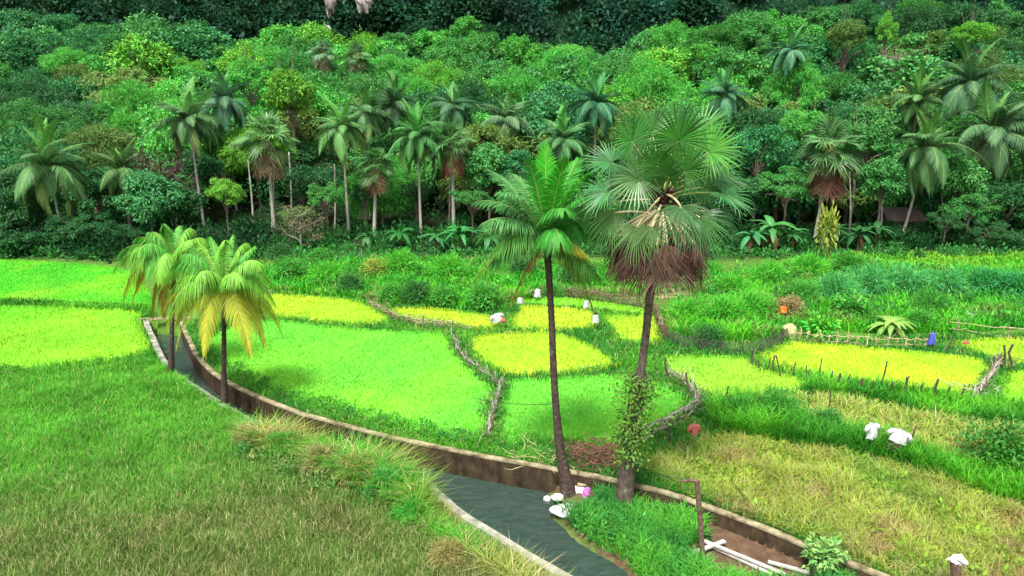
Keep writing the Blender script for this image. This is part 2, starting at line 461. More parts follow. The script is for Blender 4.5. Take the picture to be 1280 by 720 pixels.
def paddy(px, c1, c2, label, hgt=.24, dens=150, c3=None, dens_sheet=True, s=0, sheet=.2):
    poly = gp(px)
    pl = smooth_line(poly + [poly[0]], 5)[:-1]
    pl = [tuple(p) for p in pl]
    mb = MB()
    # canopy mass: gridded sheet
    A = np.array(pl); lo, hi = A.min(0) - .3, A.max(0) + .3
    st = .45
    xs, ys = np.arange(lo[0], hi[0] + st, st), np.arange(lo[1], hi[1] + st, st)
    X, Y = np.meshgrid(xs, ys)
    ins = inpoly(X, Y, pl) & not_canal(X, Y, .7)
    dd = segdist(X, Y, pl + pl[:1])
    def tone(x, y):
        n1 = fnoise(x, y, 7, 51 + s); n2 = fnoise(x, y, 2.2, 57 + s)
        c = mixc(c1, c2, (n1 - .36) * 3.3)
        if c3 is not None:
            t3 = sstep(.56, .68, n2) * .7
            c = c * (1 - t3[:, None]) + np.array(c3) * t3[:, None]
        return c * (.8 + .26 * fnoise(x, y, 3.0, 63 + s) + .16 * vnoise(x, y, .45, 65 + s))[:, None]
    def lift(c): return np.minimum(np.array(c) * np.array([1.18, 1.12, 1.2]), .8)
    c1, c2 = lift(np.array(c1) * (.78, .97, 1) + (.02, 0, .02)), lift(np.array(c2) * (.78, .97, 1) + (.02, 0, .02))
    Z = np.where(ins, sheet * sstep(0, .7, dd), -.15) + (fnoise(X, Y, 1.1, 61) - .5) * .09
    I = np.arange(X.size).reshape(X.shape)
    Q = np.stack([I[:-1, :-1], I[:-1, 1:], I[1:, 1:], I[1:, :-1]], -1).reshape(-1, 4)
    Q = Q[ins.ravel()[Q].any(1)]
    used, inv = np.unique(Q, return_inverse=True)
    mb.add(np.c_[X.ravel()[used], Y.ravel()[used], Z.ravel()[used]], inv.reshape(-1, 4), 0, tone(X.ravel()[used], Y.ravel()[used]))
    x, y = sample(pl, dens)
    k = not_canal(x, y, .45); x, y = x[k], y[k]
    n = len(x)
    db = segdist(x, y, pl + pl[:1])
    z0 = sheet * sstep(0, .7, db) * .8
    sc = (np.maximum(y, 20) / 28) ** .8
    h = hgt * RNG.uniform(.7, 1.25, n); w = .035 * sc * RNG.uniform(.7, 1.3, n)
    blades(np.c_[x, y, z0 - .03], h, w, RNG.uniform(.1, .6, n), tone(x, y), mb)
    o = mb.build('rice_crop', M['rice'], color=True)
    return tag(o, label, 'rice crop', 'rice crops in the paddies', 'stuff')

GREEN, LIME, YEL = (.19, .62, .04), (.2, .62, .015), (.5, .64, .02)
PAD = [
    ([(-200, 325), (0, 326), (90, 331), (165, 340), (182, 360), (186, 383), (100, 380), (0, 377), (-200, 374)], (.1, .55, .015), (.3, .63, .02), 'lime green paddy at the forest edge on the kerb side of the canal'),
    ([(-200, 382), (0, 384), (100, 387), (176, 391), (186, 415), (196, 440), (150, 452), (80, 459), (0, 465), (-200, 472)], (.22, .6, .015), (.36, .62, .02), 'yellow green paddy between the dark bund and the kerb bend'),
    ([(318, 368), (380, 372), (440, 377), (466, 384), (490, 403), (440, 408), (380, 402), (335, 395)], (.6, .62, .02), (.45, .64, .02), 'yellow paddy behind the bushy yellowing coconut palms'),
    ([(244, 430), (300, 408), (345, 402), (440, 412), (500, 416), (558, 420), (572, 440), (598, 470), (622, 490), (606, 545), (580, 556), (500, 541), (430, 523), (360, 503), (290, 470), (256, 445)], GREEN, (.3, .68, .03), 'large vivid green paddy beside the canal wall'),
    ([(484, 388), (540, 387), (618, 398), (625, 414), (585, 414), (545, 404), (500, 400)], (.6, .62, .02), (.4, .62, .02), 'narrow yellow paddy behind the split bamboo fence'),
    ([(642, 384), (690, 385), (742, 391), (748, 406), (730, 414), (640, 413)], (.42, .62, .02), (.55, .62, .02), 'yellow paddy behind the young coconut trunk'),
    ([(646, 376), (700, 374), (770, 382), (820, 392), (812, 396), (700, 384)], (.2, .58, .02), (.35, .6, .02), 'thin lime paddy strip below the brown brush fence'),
    ([(752, 396), (800, 396), (824, 400), (830, 428), (790, 430), (764, 418)], (.55, .62, .02), (.36, .62, .02), 'yellow paddy behind the tall lontar trunk'),
    ([(584, 424), (640, 417), (705, 420), (745, 436), (776, 458), (720, 466), (650, 472), (612, 462), (588, 442)], (.58, .62, .02), (.42, .64, .02), 'bright yellow paddy between the branch fence and lontar'),
    ([(632, 476), (700, 474), (778, 472), (830, 482), (862, 500), (858, 515), (812, 540), (770, 556), (700, 553), (622, 548)], GREEN, (.2, .6, .015), 'vivid green paddy crossed by the young coconut trunk'),
    ([(822, 446), (880, 446), (936, 450), (950, 462), (1010, 478), (1100, 498), (1000, 492), (905, 505), (870, 490), (836, 468)], (.24, .58, .03), (.4, .62, .03), 'light green grassy paddy behind the driftwood bend fence'),
    ([(988, 429), (1060, 434), (1150, 442), (1228, 452), (1240, 470), (1218, 498), (1140, 490), (1050, 475), (945, 453)], (.66, .7, .02), (.4, .66, .02), 'broad chartreuse paddy inside the row of stakes'),
    ([(1186, 430), (1230, 425), (1300, 424), (1480, 426), (1480, 462), (1300, 460), (1238, 449)], (.58, .6, .02), (.45, .62, .02), 'yellow paddy beyond the bleached driftwood pile'),
    ([(1256, 466), (1300, 464), (1480, 466), (1480, 520), (1300, 514), (1244, 508)], (.3, .62, .02), (.42, .62, .02), 'lime paddy behind the driftwood stack and its posts'),
]
PADW = [gp(q[0]) for q in PAD]
for k, (px, c1, c2, lab) in enumerate(PAD):
    paddy(px, c1, c2, lab, s=k)

# ------------------------------------------------------------------ grass regions (uncountable)
def grass(px, name, label, colf, dens, hgt, wid, lean=(.2, .9), ref=28., margin=.1, hv=None, cat='grass', z=None, clump=0, group=None, outside=False):
    poly = gp(px)
    x, y = sample(poly, dens, ref)
    if z is None:
        k = not_canal(x, y, margin)
        if outside:
            for pp in PADW: k &= ~(inpoly(x, y, pp) & (segdist(x, y, pp + pp[:1]) > .3))
        x, y = x[k], y[k]
        z0 = hz(x, y)
    else:
        z0 = z(x, y); k = z0 > -5; x, y, z0 = x[k], y[k], z0[k]
    n = len(x)
    h = hgt * RNG.uniform(.55, 1.3, n)
    h = h * (.55 + .9 * fnoise(x, y, 1.6, 71))
    if hv is not None: h = h * hv(x, y)
    w = wid * (np.maximum(y, 18) / 26) ** .8 * RNG.uniform(.7, 1.4, n)
    mb = MB()
    az = RNG.uniform(0, 2 * np.pi, n)
    blades(np.c_[x, y, z0 - .04], h, w, RNG.uniform(*lean, n), colf(x, y), mb, az=az)
    o = mb.build(name, M['blade'], color=True)
    return tag(o, label, cat, group, 'stuff')

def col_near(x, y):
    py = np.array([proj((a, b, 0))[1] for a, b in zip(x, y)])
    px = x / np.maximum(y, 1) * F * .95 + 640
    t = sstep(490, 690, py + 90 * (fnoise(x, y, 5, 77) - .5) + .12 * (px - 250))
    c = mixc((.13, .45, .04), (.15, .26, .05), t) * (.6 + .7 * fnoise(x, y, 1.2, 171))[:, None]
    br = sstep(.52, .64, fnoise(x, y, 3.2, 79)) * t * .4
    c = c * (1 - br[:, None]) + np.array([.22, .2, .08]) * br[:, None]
    straw = (RNG.random(len(x)) < .04 + .15 * t)
    c[straw] = np.array([.48, .46, .2])
    return c
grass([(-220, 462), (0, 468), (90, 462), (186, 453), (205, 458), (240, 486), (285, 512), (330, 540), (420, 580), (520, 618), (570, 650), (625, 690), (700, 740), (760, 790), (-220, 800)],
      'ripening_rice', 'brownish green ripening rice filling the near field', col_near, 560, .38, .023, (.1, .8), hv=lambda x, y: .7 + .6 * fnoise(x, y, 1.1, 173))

def col_bank(x, y):
    n = fnoise(x, y, 2.2, 83)
    c = mixc((.1, .42, .03), (.38, .38, .1), (n - .4) * 4)
    s = RNG.random(len(x)) < .15
    c[s] = (.6, .5, .25)
    return c
grass([(238, 494), (300, 524), (340, 545), (420, 574), (500, 598), (528, 612), (560, 640), (620, 686), (690, 735), (760, 790), (690, 790), (600, 712), (540, 672), (480, 622), (400, 590), (320, 562), (260, 512)],
      'bank_grass', 'shaggy long bank grass beside the pale canal kerb', col_bank, 460, 1.05, .034, (.5, 1.4), margin=.3, hv=lambda x, y: np.where((x > -3.2) | (y > 29), .28 + .5 * np.clip(segdist(x, y, [tuple(p) for p in KERB]) - .9, 0, 1.4), 1.))

def col_olive(x, y):
    n = fnoise(x, y, 3.5, 87); n2 = fnoise(x, y, 1.6, 89)
    c = mixc((.38, .46, .08), (.16, .39, .05), (n - .45) * 4.5)
    c = c * (.62 + .76 * fnoise(x, y, .9, 133))[:, None]
    br = sstep(.56, .66, n2) * .7
    c = c * (1 - br[:, None]) + np.array([.42, .29, .14]) * br[:, None]
    s = RNG.random(len(x)) < .13
    c[s] = (.5, .46, .2)
    return c
grass([(800, 590), (840, 565), (885, 552), (960, 556), (1050, 570), (1130, 590), (1220, 620), (1300, 645), (1500, 700), (1500, 860), (1300, 790), (1130, 728), (1020, 684), (950, 655), (860, 620)],
      'meadow_grass', 'dry yellowish meadow grass between the canal wall and weeds', col_olive, 300, .46, .028, (.3, 1.3), hv=lambda x, y: .5 + 1.0 * fnoise(x, y, .8, 135))
def col_olive2(x, y):
    n = fnoise(x, y, 3.5, 95)
    c = mixc((.4, .52, .09), (.26, .5, .06), (n - .4) * 4)
    s = RNG.random(len(x)) < .2
    c[s] = (.6, .5, .22)
    return c
grass([(930, 505), (1000, 498), (1080, 508), (1160, 525), (1240, 535), (1480, 560), (1480, 640), (1290, 610), (1180, 570), (1080, 545), (990, 530)],
      'meadow_grass', 'pale yellow grass strip above the bank with white shirts', col_olive2, 220, .5, .034, (.3, 1.2))
def col_weed(x, y):
    n = fnoise(x, y, 2, 91)
    return mixc((.06, .3, .025), (.14, .5, .03), (n - .4) * 4)
grass([(884, 520), (920, 510), (960, 520), (1040, 545), (1110, 565), (1200, 590), (1300, 612), (1500, 650), (1500, 705), (1290, 640), (1200, 612), (1110, 582), (1010, 562), (900, 545)],
      'weeds', 'tall dark green weeds on the bank with white shirts', col_weed, 320, 1.0, .045, (.2, .8), cat='weeds')
grass([(1010, 480), (1100, 490), (1220, 504), (1290, 512), (1480, 522), (1480, 552), (1290, 540), (1190, 528), (1090, 505), (1000, 494)],
      'weeds', 'green weeds along the foot of the stakes', col_weed, 240, .7, .045, (.2, .8), cat='weeds')
def col_scrub(x, y):
    n = fnoise(x, y, 3.5, 97); n2 = fnoise(x, y, 2, 99)
    c = mixc((.06, .4, .03), (.13, .55, .025), (n - .4) * 4)
    b = sstep(.6, .68, n2) * .5
    c = c * (1 - b[:, None]) + np.array([.34, .3, .12]) * b[:, None]
    return c
grass([(838, 384), (900, 352), (960, 340), (1060, 330), (1160, 338), (1300, 345), (1500, 352), (1500, 412), (1300, 410), (1190, 418), (1100, 418), (1000, 412), (980, 418), (930, 430), (880, 432), (838, 418)],
      'tall_grass', 'tall lush green grass scrub behind the net fence', col_scrub, 75, .85, .055, (.2, .8), ref=45.)
grass([(300, 334), (345, 330), (440, 328), (560, 326), (640, 330), (760, 334), (900, 336), (900, 352), (850, 366), (760, 372), (700, 368), (640, 378), (600, 392), (540, 384), (470, 380), (420, 372), (330, 366)],
      'tall_grass', 'bright green weedy grass between paddies and forest edge', col_scrub, 75, .7, .055, (.2, .9), ref=45.)
grass([(1040, 318), (1150, 318), (1300, 318), (1500, 320), (1500, 352), (1300, 345), (1160, 340), (1050, 332)],
      'meadow_grass', 'short green grass strip in front of the hut', lambda x, y: mixc((.12, .45, .03), (.22, .5, .04), (fnoise(x, y, 4, 5) - .4) * 4), 50, .5, .06, ref=45.)
# bunds between the paddies: low grass over everything on the right bank
def col_bund(x, y):
    n = fnoise(x, y, 2.4, 101)
    c = mixc((.05, .27, .03), (.12, .42, .035), (n - .4) * 4)
    s = RNG.random(len(x)) < .06
    c[s] = (.5, .45, .2)
    return c
grass([(225, 414), (300, 372), (330, 366), (480, 380), (600, 382), (830, 388), (985, 424), (1500, 416), (1500, 560), (1000, 545), (885, 548), (800, 590), (700, 580), (600, 563), (430, 524), (290, 474)],
      'bund_grass', 'low green grass on the bunds between the paddies', col_bund, 130, .36, .034, ref=40., margin=.29, outside=True)
_W = np.array(WALL); _T = nrm(np.gradient(_W, axis=0)); _N = np.c_[-_T[:, 1], _T[:, 0]]
def grass_plan(poly, *a, **k):
    global gp
    old = gp; gp = lambda q, z=0.0: q
    try: return grass(poly, *a, **k)
    finally: gp = old
grass_plan([tuple(p) for p in _W + _N * .26] + [tuple(p) for p in (_W + _N * 1.5)[::-1]], 'verge_grass', 'short rough grass creeping over the lip of the canal wall', col_bund, 300, .3, .03, lean=(.3, 1.2), margin=.25)
grass([(-220, 372), (0, 374), (110, 378), (190, 384), (196, 398), (205, 440), (210, 456), (90, 470), (-220, 478), (-220, 464), (0, 460), (150, 446), (186, 430), (176, 396), (0, 388), (-220, 386)],
      'bund_grass', 'dark green grass on the bunds on the kerb side', lambda x, y: mixc((.05, .25, .02), (.12, .42, .03), (fnoise(x, y, 2, 7) - .4) * 4), 90, .42, .045, ref=40., margin=.3, outside=True)
# island grass inside the canal
def isl_z(x, y):
    g = ground_z(x, y)
    ok = inpoly(x, y, ISLAND) & inpoly(x, y, CANAL) & (segdist(x, y, [tuple(p) for p in WALL]) > .25) & (g > WZ + .12)
    # bare patches: around the palm feet and the plank heap
    for cx, cy, r in ((712, 618, 1.2), (935, 690, 1.7), (985, 702, 1.4)):
        p = G(cx, cy, -.55); ok &= np.hypot(x - p[0], y - p[1]) > r * (.7 + .6 * vnoise(x, y, .7, 3))
    return np.where(ok, g, -9)
def col_isl(x, y):
    n = fnoise(x, y, 1.8, 107)
    return mixc((.05, .28, .05), (.13, .48, .05), (n - .38) * 3.5)
grass([(690, 612), (692, 640), (735, 672), (800, 722), (850, 770), (1200, 770), (1110, 726), (950, 660), (850, 623), (775, 603)],
      'island_grass', 'vivid green long grass on the mud bank against the canal wall', col_isl, 420, .55, .034, (.3, 1.1), z=isl_z)

# ------------------------------------------------------------------ palms: frond, fan leaf, trunk
def frond_parts(mb, p0, p1, p2, nl=60, ll=.8, lw=.05, droop=.5, vee=.25, rr=.035, mat_leaf=0, mat_r=1, bare=.1, tip=1.0, segs=3):
    p0, p1, p2 = map(lambda p: np.asarray(p, float), (p0, p1, p2))
    tt = np.linspace(0, 1, 10)
    tube(mb, bez(p0, p1, p2, tt), np.linspace(rr, rr * .2, 10), 5, mat_r, cap=False)
    hd = p2 - p0; hd[2] = 0
    if np.linalg.norm(hd) < .25: hd = (p1 - p0) * np.array([1, 1, 0]) + np.array([.01, .3, 0])
    side = nrm(np.array([hd[1], -hd[0], 0]))
    t = np.linspace(bare, .995, nl)
    P = bez(p0, p1, p2, t); T = bez_t(p0, p1, p2, t); Nn = nrm(np.cross(side[None], T)); Nn = np.where((Nn[:, 2:] < 0), -Nn, Nn)
    prof = ll * (.5 + .5 * np.sin(np.pi * np.clip(t * 1.05, 0, 1))) * (1 - .35 * t ** 3)
    for sg in (1, -1):
        n = nl
        a = np.interp(t, [bare, .5, 1], [rad(15), rad(35), rad(68) * tip]) + RNG.normal(0, .07, n)
        l = prof * RNG.uniform(.88, 1.08, n)
        D = nrm(side[None] * sg * np.cos(a)[:, None] + T * np.sin(a)[:, None] + Nn * vee)
        dr = droop * RNG.uniform(.8, 1.2, n)
        W = nrm(T - D * (T * D).sum(1, keepdims=True)) * (lw / 2)
        pts = []
        for s_, wf in ((0, .7), (.36, 1.), (.72, .7)):
            c = P + D * (l * s_ / (1 + .35 * dr))[:, None] - np.array([0, 0, 1.]) * (dr * l * s_ ** 2)[:, None]
            pts += [c - W * wf, c + W * wf]
        pts.append(P + D * (l / (1 + .35 * dr))[:, None] - np.array([0, 0, 1.]) * (dr * l)[:, None])
        V = np.stack(pts, 1).reshape(-1, 3)
        k = np.arange(n)[:, None] * 7
        q = np.concatenate([k + np.array([[0, 1, 3, 2]]), k + np.array([[2, 3, 5, 4]])]); tr = k + np.array([[4, 5, 6]])
        mb.add(V, [q, tr], mat_leaf)

def fan_parts(mb, hub, A, N, R, nseg=40, spread=rad(290), droop=.15, cup=.15, split=.5, mat_leaf=0, jitter=.05, thick=1.0):
    hub = np.asarray(hub, float); A = nrm(A); N = nrm(np.asarray(N, float) - A * np.dot(N, A)); B = np.cross(N, A)
    th = np.linspace(-spread / 2, spread / 2, nseg); dth = spread / nseg
    d = A[None] * np.cos(th)[:, None] + B[None] * np.sin(th)[:, None]
    d = nrm(d + N[None] * (cup * (.3 + np.abs(np.sin(th))))[:, None])
    Wd = -A[None] * np.sin(th)[:, None] + B[None] * np.cos(th)[:, None]
    L = R * (.78 + .22 * np.cos(th * .8)) * RNG.uniform(1 - jitter, 1 + jitter, nseg)
    dr = droop * RNG.uniform(.6, 1.6, nseg)
    sec = []
    for rr in (.04, .28, split, .78):
        w = np.where(rr <= split, L * rr * dth * .52, L * split * dth * .52 * (1 - ((rr - split) / (1 - split)) * .75)) * thick
        c = hub + d * (L * rr)[:, None] - np.array([0, 0, 1.]) * (dr * L * rr ** 3)[:, None]
        e = c - N[None] * (w * .45)[:, None]
        sec += [e - Wd * w[:, None], c, e + Wd * w[:, None]]
    tipd = nrm(d + RNG.normal(0, .06, d.shape))
    sec.append(hub + tipd * L[:, None] - np.array([0, 0, 1.]) * (dr * L)[:, None])
    V = np.stack(sec, 1).reshape(-1, 3)
    k = np.arange(nseg)[:, None] * 13
    q = []
    for i in range(3):
        q += [k + np.array([[3 * i, 3 * i + 1, 3 * i + 4, 3 * i + 3]]), k + np.array([[3 * i + 1, 3 * i + 2, 3 * i + 5, 3 * i + 4]])]
    t = np.concatenate([k + np.array([[9, 10, 12]]), k + np.array([[10, 11, 12]])])
    mb.add(V, [np.concatenate(q), t], mat_leaf)

def trunk_mesh(pts, rads, seg=12, rings=60, bumps=.06):
    pts = np.array(pts); d = np.linspace(0, 1, len(pts)); t = np.linspace(0, 1, rings)
    sp = np.array(smooth_line(pts, 12)); ds = np.linspace(0, 1, len(sp))
    P = np.stack([np.interp(t, ds, sp[:, i]) for i in range(3)], 1)
    r = np.interp(t, np.linspace(0, 1, len(rads)), rads)
    r = r * (1 + bumps * np.where(np.arange(rings) % 2, 1, -1) * RNG.uniform(.5, 1.2, rings))
    mb = MB(); tube(mb, P, r, seg)
    return mb

def set_col(o, c, v=.0):
    o.color = (*c, 1)
    return o

def local(root, p):
    return np.asarray(p, float) - np.array(root.location)

def coconut_bunch(root, c, n=7, r=.13):
    b = None
    for k in range(n):
        a = k * 2 * math.pi / n + .3
        mb = MB()
        th = np.linspace(0, np.pi, 8)
        rr = np.sin(th) * r; zz = np.cos(th) * r * 1.25
        p = np.array(c) + np.array([math.cos(a) * .22, math.sin(a) * .22, -.18 - .12 * (k % 2)])
        tube(mb, np.c_[np.full(8, p[0]), np.full(8, p[1]), p[2] + zz[::-1]], np.maximum(rr, .004), 10)
        mb.build('coconut', M['coconut'], root, True)

# -------- young coconut palm on the island
def hero_coconut():
    base = G(712, 616, -.6); Y = base[1]
    root = empty('coconut_palm', base, 'slender young coconut palm leaning from the rocky foot in the canal', 'palm')
    pix = [(712, 616), (700, 560), (693, 480), (689, 390), (684, 312)]
    pts = [base] + [AT(a, b, Y + .02 * k) for k, (a, b) in enumerate(pix[1:], 1)]
    pts[0] = base - np.array([0, 0, .25])
    tm = trunk_mesh([local(root, p) for p in pts], [.36, .19, .14, .125, .115, .13], rings=90)
    tm.build('trunk', M['palmbark'], root, True)
    C = AT(684, 303, Y)
    # fibre base
    mb = MB()
    for k in range(46):
        a = RNG.uniform(0, 2 * np.pi); e = RNG.uniform(.2, 1.2)
        d = np.array([math.cos(a) * math.cos(e), math.sin(a) * math.cos(e), math.sin(e)])
        l = RNG.uniform(.25, .6)
        c0 = local(root, C) + np.array([0, 0, -.25])
        tube(mb, [c0, c0 + d * l * .6, c0 + d * l], [.06, .04, .01], 5)
    mb.build('fibre_sheath', M['boot'], root)
    g1, g2, gy, gb = (.06, .3, .035), (.11, .31, .09), (.4, .42, .05), (.5, .24, .06)
    L = [  # tip px, depth offset, arch, leaf len, droop, colour
        (681, 182, .2, .5, .62, .2, (.06, .4, .02)), (706, 200, -.5, .7, .75, .3, (.06, .36, .02)), (660, 200, -.6, .7, .75, .35, (.06, .33, .03)), (752, 280, .2, .9, .85, .7, g1), (748, 345, -.6, 1.1, .75, .9, (.12, .3, .05)), (700, 300, -2.2, .9, .8, .9, g1), (612, 330, -.6, 1., .8, .8, g2),
        (736, 216, -.6, .9, .8, .4, (.06, .42, .02)), (742, 246, -1.2, .9, .8, .5, g1), (722, 200, 1.2, .7, .8, .3, g1),
        (612, 214, .6, .8, .8, .3, g2), (598, 252, -.3, .95, .85, .45, g2), (606, 278, -1.3, .9, .85, .6, g2), (640, 218, 1.2, .9, .8, .4, g2),
        (596, 296, .6, .9, .7, .6, (.12, .3, .05)), (590, 352, -.5, 1.25, .6, .9, (.22, .36, .05)),
        (742, 388, -.4, 1.35, .6, 1., (.26, .36, .04)), (733, 320, -.9, .6, .42, .7, gy), (748, 300, .8, .8, .75, .5, g1),
        (705, 262, -1.9, .9, .85, .6, g1), (628, 240, -1.6, .9, .9, .45, g2), (618, 312, -1.0, .9, .8, .7, (.12, .36, .06)), (735, 350, .6, 1.1, .7, .8, (.14, .34, .05)),
        (690, 235, 2.6, .8, .8, .4, g2), (655, 275, 2.4, .8, .8, .6, g2), (730, 262, 2.3, .8, .8, .6, g2),
    ]
    for (a, b, dy, arch, ll, dr, c) in L:
        tip = local(root, AT(a, b, Y + dy)); c0 = local(root, C)
        mid = (tip + c0) / 2 + np.array([0, 0, arch])
        mb = MB(); frond_parts(mb, c0, mid, tip, 74, ll * 1.45, .046, dr * 1.0, vee=.12, rr=.03)
        set_col(mb.build('frond', [M['frond'], M['rachis']], root), c)
    # hanging dry frond
    c0 = local(root, C); tip = local(root, AT(640, 378, Y - .3)); mid = local(root, AT(664, 310, Y - .3))
    mb = MB(); frond_parts(mb, c0, mid, tip, 46, .42, .05, 1.4, rr=.06)
    o = set_col(mb.build('dry_frond', [M['dead'], M['rachis']], root), (.5, .2, .06)); o['label'] = 'folded orange brown dry frond'
    mb = MB()
    return root
hero_coconut()

# -------- lontar palm
def hero_lontar():
    base = G(780, 634, -.55); Y = base[1]
    root = empty('lontar_palm', base, 'tall lontar fan palm with a brown skirt of dead leaves and vine', 'palm')
    pts = [base - np.array([0, 0, .3])] + [AT(a, b, Y) for a, b in [(784, 580), (788, 550), (797, 490), (806, 430), (813, 365), (824, 300), (829, 250)]]
    trunk_mesh([local(root, p) for p in pts], [.38, .27, .175, .145, .14, .16, .19], rings=80, bumps=.04).build('trunk', M['lontarbark'], root, True)
    C = AT(830, 246, Y)
    mb = MB()
    for k in range(90):
        t = RNG.uniform(0, 1)
        p = local(root, AT(829 - 9 * t, 240 + 80 * t, Y))
        a = RNG.uniform(0, 2 * np.pi); e = RNG.uniform(.2, 1.)
        d = np.array([math.cos(a) * math.cos(e), math.sin(a) * math.cos(e), math.sin(e)])
        l = RNG.uniform(.35, .75)
        tube(mb, [p + d * .12, p + d * l * .6, p + d * l], [.09, .06, .03], 5)
    mb.build('leaf_bases', M['boot'], root)
    g1, g2, g3, pale = (.1, .32, .05), (.12, .34, .12), (.2, .38, .06), (.24, .36, .15)
    # hub px, depth, aim px (fan axis direction on screen), R px, tilt of the face, colour
    Ls = [((848, 176), -.7, (852, 120), 58, .9, (.12, .38, .05)), ((790, 178), -.6, (765, 140), 50, .8, (.11, .36, .07)), ((886, 190), -.5, (930, 165), 50, .8, (.15, .38, .06)),
          ((764, 203), .1, (715, 200), 44, .6, g2), ((798, 224), -1.0, (752, 238), 48, .8, pale), ((904, 242), -.5, (950, 262), 46, .3, g2),
          ((851, 258), -1.3, (853, 310), 52, 1., (.16, .32, .12)), ((875, 272), -.9, (905, 318), 50, .8, (.15, .3, .1)), ((796, 284), -1.1, (786, 330), 46, .8, (.2, .3, .1)),
          ((768, 266), -.3, (745, 318), 46, .6, (.2, .32, .1)), ((880, 235), .9, (925, 225), 46, .5, g1),
          ((815, 165), .9, (795, 115), 50, .5, g1), ((845, 158), 1.2, (840, 112), 46, .5, g2), ((875, 165), .9, (905, 125), 50, .5, g1), ((835, 190), 1.5, (840, 140), 50, .3, g1),
          ((800, 200), 1.4, (755, 175), 50, .3, g1), ((870, 205), 1.5, (915, 190), 50, .3, g2), ((855, 225), 1.6, (890, 260), 46, .3, g1), ((805, 240), 1.6, (765, 265), 46, .3, g1), ((822, 208), -1.0, (812, 160), 46, .8, g1), ((856, 214), -.9, (880, 172), 46, .8, (.13, .36, .06)), ((836, 222), -1.4, (838, 180), 40, .9, (.12, .36, .06)), ((758, 240), -.5, (722, 268), 42, .4, g2), ((896, 218), .2, (942, 228), 46, .5, (.14, .34, .09)), ((900, 265), .3, (930, 300), 42, .4, g2), ((760, 255), .8, (735, 295), 42, .4, g1), ((782, 222), 1.2, (745, 235), 44, .4, g1), ((880, 255), 1.1, (925, 285), 44, .4, g1), ((865, 290), .6, (890, 335), 44, .5, (.16, .26, .08)), ((785, 300), .5, (765, 345), 44, .5, (.2, .24, .08)), ((815, 284), -1.3, (808, 326), 36, .9, (.18, .26, .08))]
    up = np.array([0, 0, 1.])
    for k, (hp, dy, ap, Rp, face, c) in enumerate(Ls):
        hub = AT(hp[0], hp[1], Y + dy); aim = AT(ap[0], ap[1], Y + dy * 1.4)
        A = nrm(aim - hub); R = np.linalg.norm(aim - hub) / 50 * Rp if False else Rp / F * np.linalg.norm(hub - np.array([0, 0, H]))
        tocam = nrm(np.array([0, 0, H]) - hub)
        N = nrm(tocam * face + up * (1.1 - face) + RNG.normal(0, .12, 3))
        mb = MB()
        c0 = local(root, C) + np.array([0, 0, RNG.uniform(-.7, .1)]) * (1 if hp[1] > 230 else 0)
        h = local(root, hub)
        pm = (c0 + h) / 2 + up * .22
        hang = ap[1] - hp[1] > 30
        tube(mb, bez(c0, pm, h, np.linspace(0, 1, 7)), np.linspace(.045, .03, 7) if hang else np.linspace(.028, .016, 7), 6, 1)
        fan_parts(mb, h, A, N, R * (.9 if hang else .97), 33, rad(190) if hang else rad(290), droop=.32 if hang else .16, cup=.28, split=.42, jitter=.1, thick=.92)
        set_col(mb.build('fan_leaf', [M['fan'], M['petiole'] if hang else M['rachis']], root), np.array(c) * (.42, .6, .46) * random.uniform(.6, 1.2))
    # dead skirt
    for k in range(60):
        a = 2 * np.pi * k / 60 * 1.0 + RNG.uniform(-.1, .1)
        ring = k % 2
        rr = 1.0 + .4 * ring + RNG.uniform(-.12, .12)
        hub = local(root, AT(823, 314 - 12 * ring + RNG.uniform(-14, 12), Y)) + np.array([math.cos(a) * rr, math.sin(a) * rr, 0])
        c0 = local(root, AT(828, 262, Y))
        mb = MB()
        tube(mb, bez(c0, (c0 + hub) / 2 + up * .25, hub, np.linspace(0, 1, 6)), np.linspace(.05, .03, 6), 5, 1)
        out = np.array([math.cos(a), math.sin(a), 0])
        A = nrm(out * RNG.uniform(-.05, .35) - up + RNG.normal(0, .14, 3))
        fan_parts(mb, hub, A, out + up * .2, RNG.uniform(1.05, 1.4), 19, rad(95), droop=.1, cup=.1, split=.38, jitter=.3, thick=1.1)
        o = set_col(mb.build('dead_leaf', [M['dead'], M['petiole']], root), random.choice([(.13, .07, .05), (.08, .04, .03), (.19, .12, .085), (.1, .05, .038), (.17, .12, .07), (.14, .07, .055)]))
    return root
hero_lontar()

# -------- two yellowing coconut palms over the canal
def bushy_coconut(bp, cp, tips, label, fruit=True):
    base = G(bp[0], bp[1], 0.0); Y = base[1]
    root = empty('coconut_palm', base, label, 'palm')
    C = AT(cp[0], cp[1], Y)
    pts = [base - np.array([0, 0, .2]), base * .72 + C * .28, base * .35 + C * .65, C]
    trunk_mesh([local(root, p) for p in pts], [.2, .125, .105, .11], rings=60).build('trunk', M['palmbark'], root, True)
    if fruit: coconut_bunch(root, local(root, C) + np.array([0, -.15, 0]))
    gr = (.12, .42, .06); gl = (.21, .5, .06); ye = (.46, .42, .04); orr = (.5, .3, .04); gd = (.07, .24, .06)
    ye = (.5, .5, .05)
    pal = dict(g=gr, l=gl, y=ye, o=orr, d=gd)
    for (a, b, dy, arch, c) in tips:
        c0 = local(root, C); tip = local(root, AT(a, b, Y + dy))
        mid = c0 + (tip - c0) * np.array([.62, .62, .25]) + np.array([0, 0, arch * (.62 if c in 'yo' else 1)])
        mb = MB(); frond_parts(mb, c0, mid, tip, 92, 1.0, .036, .72 if c in 'yo' else 1.0, vee=.2, rr=.03)
        set_col(mb.build('frond', [M['frond'], M['rachis']], root), pal[c])
    return root
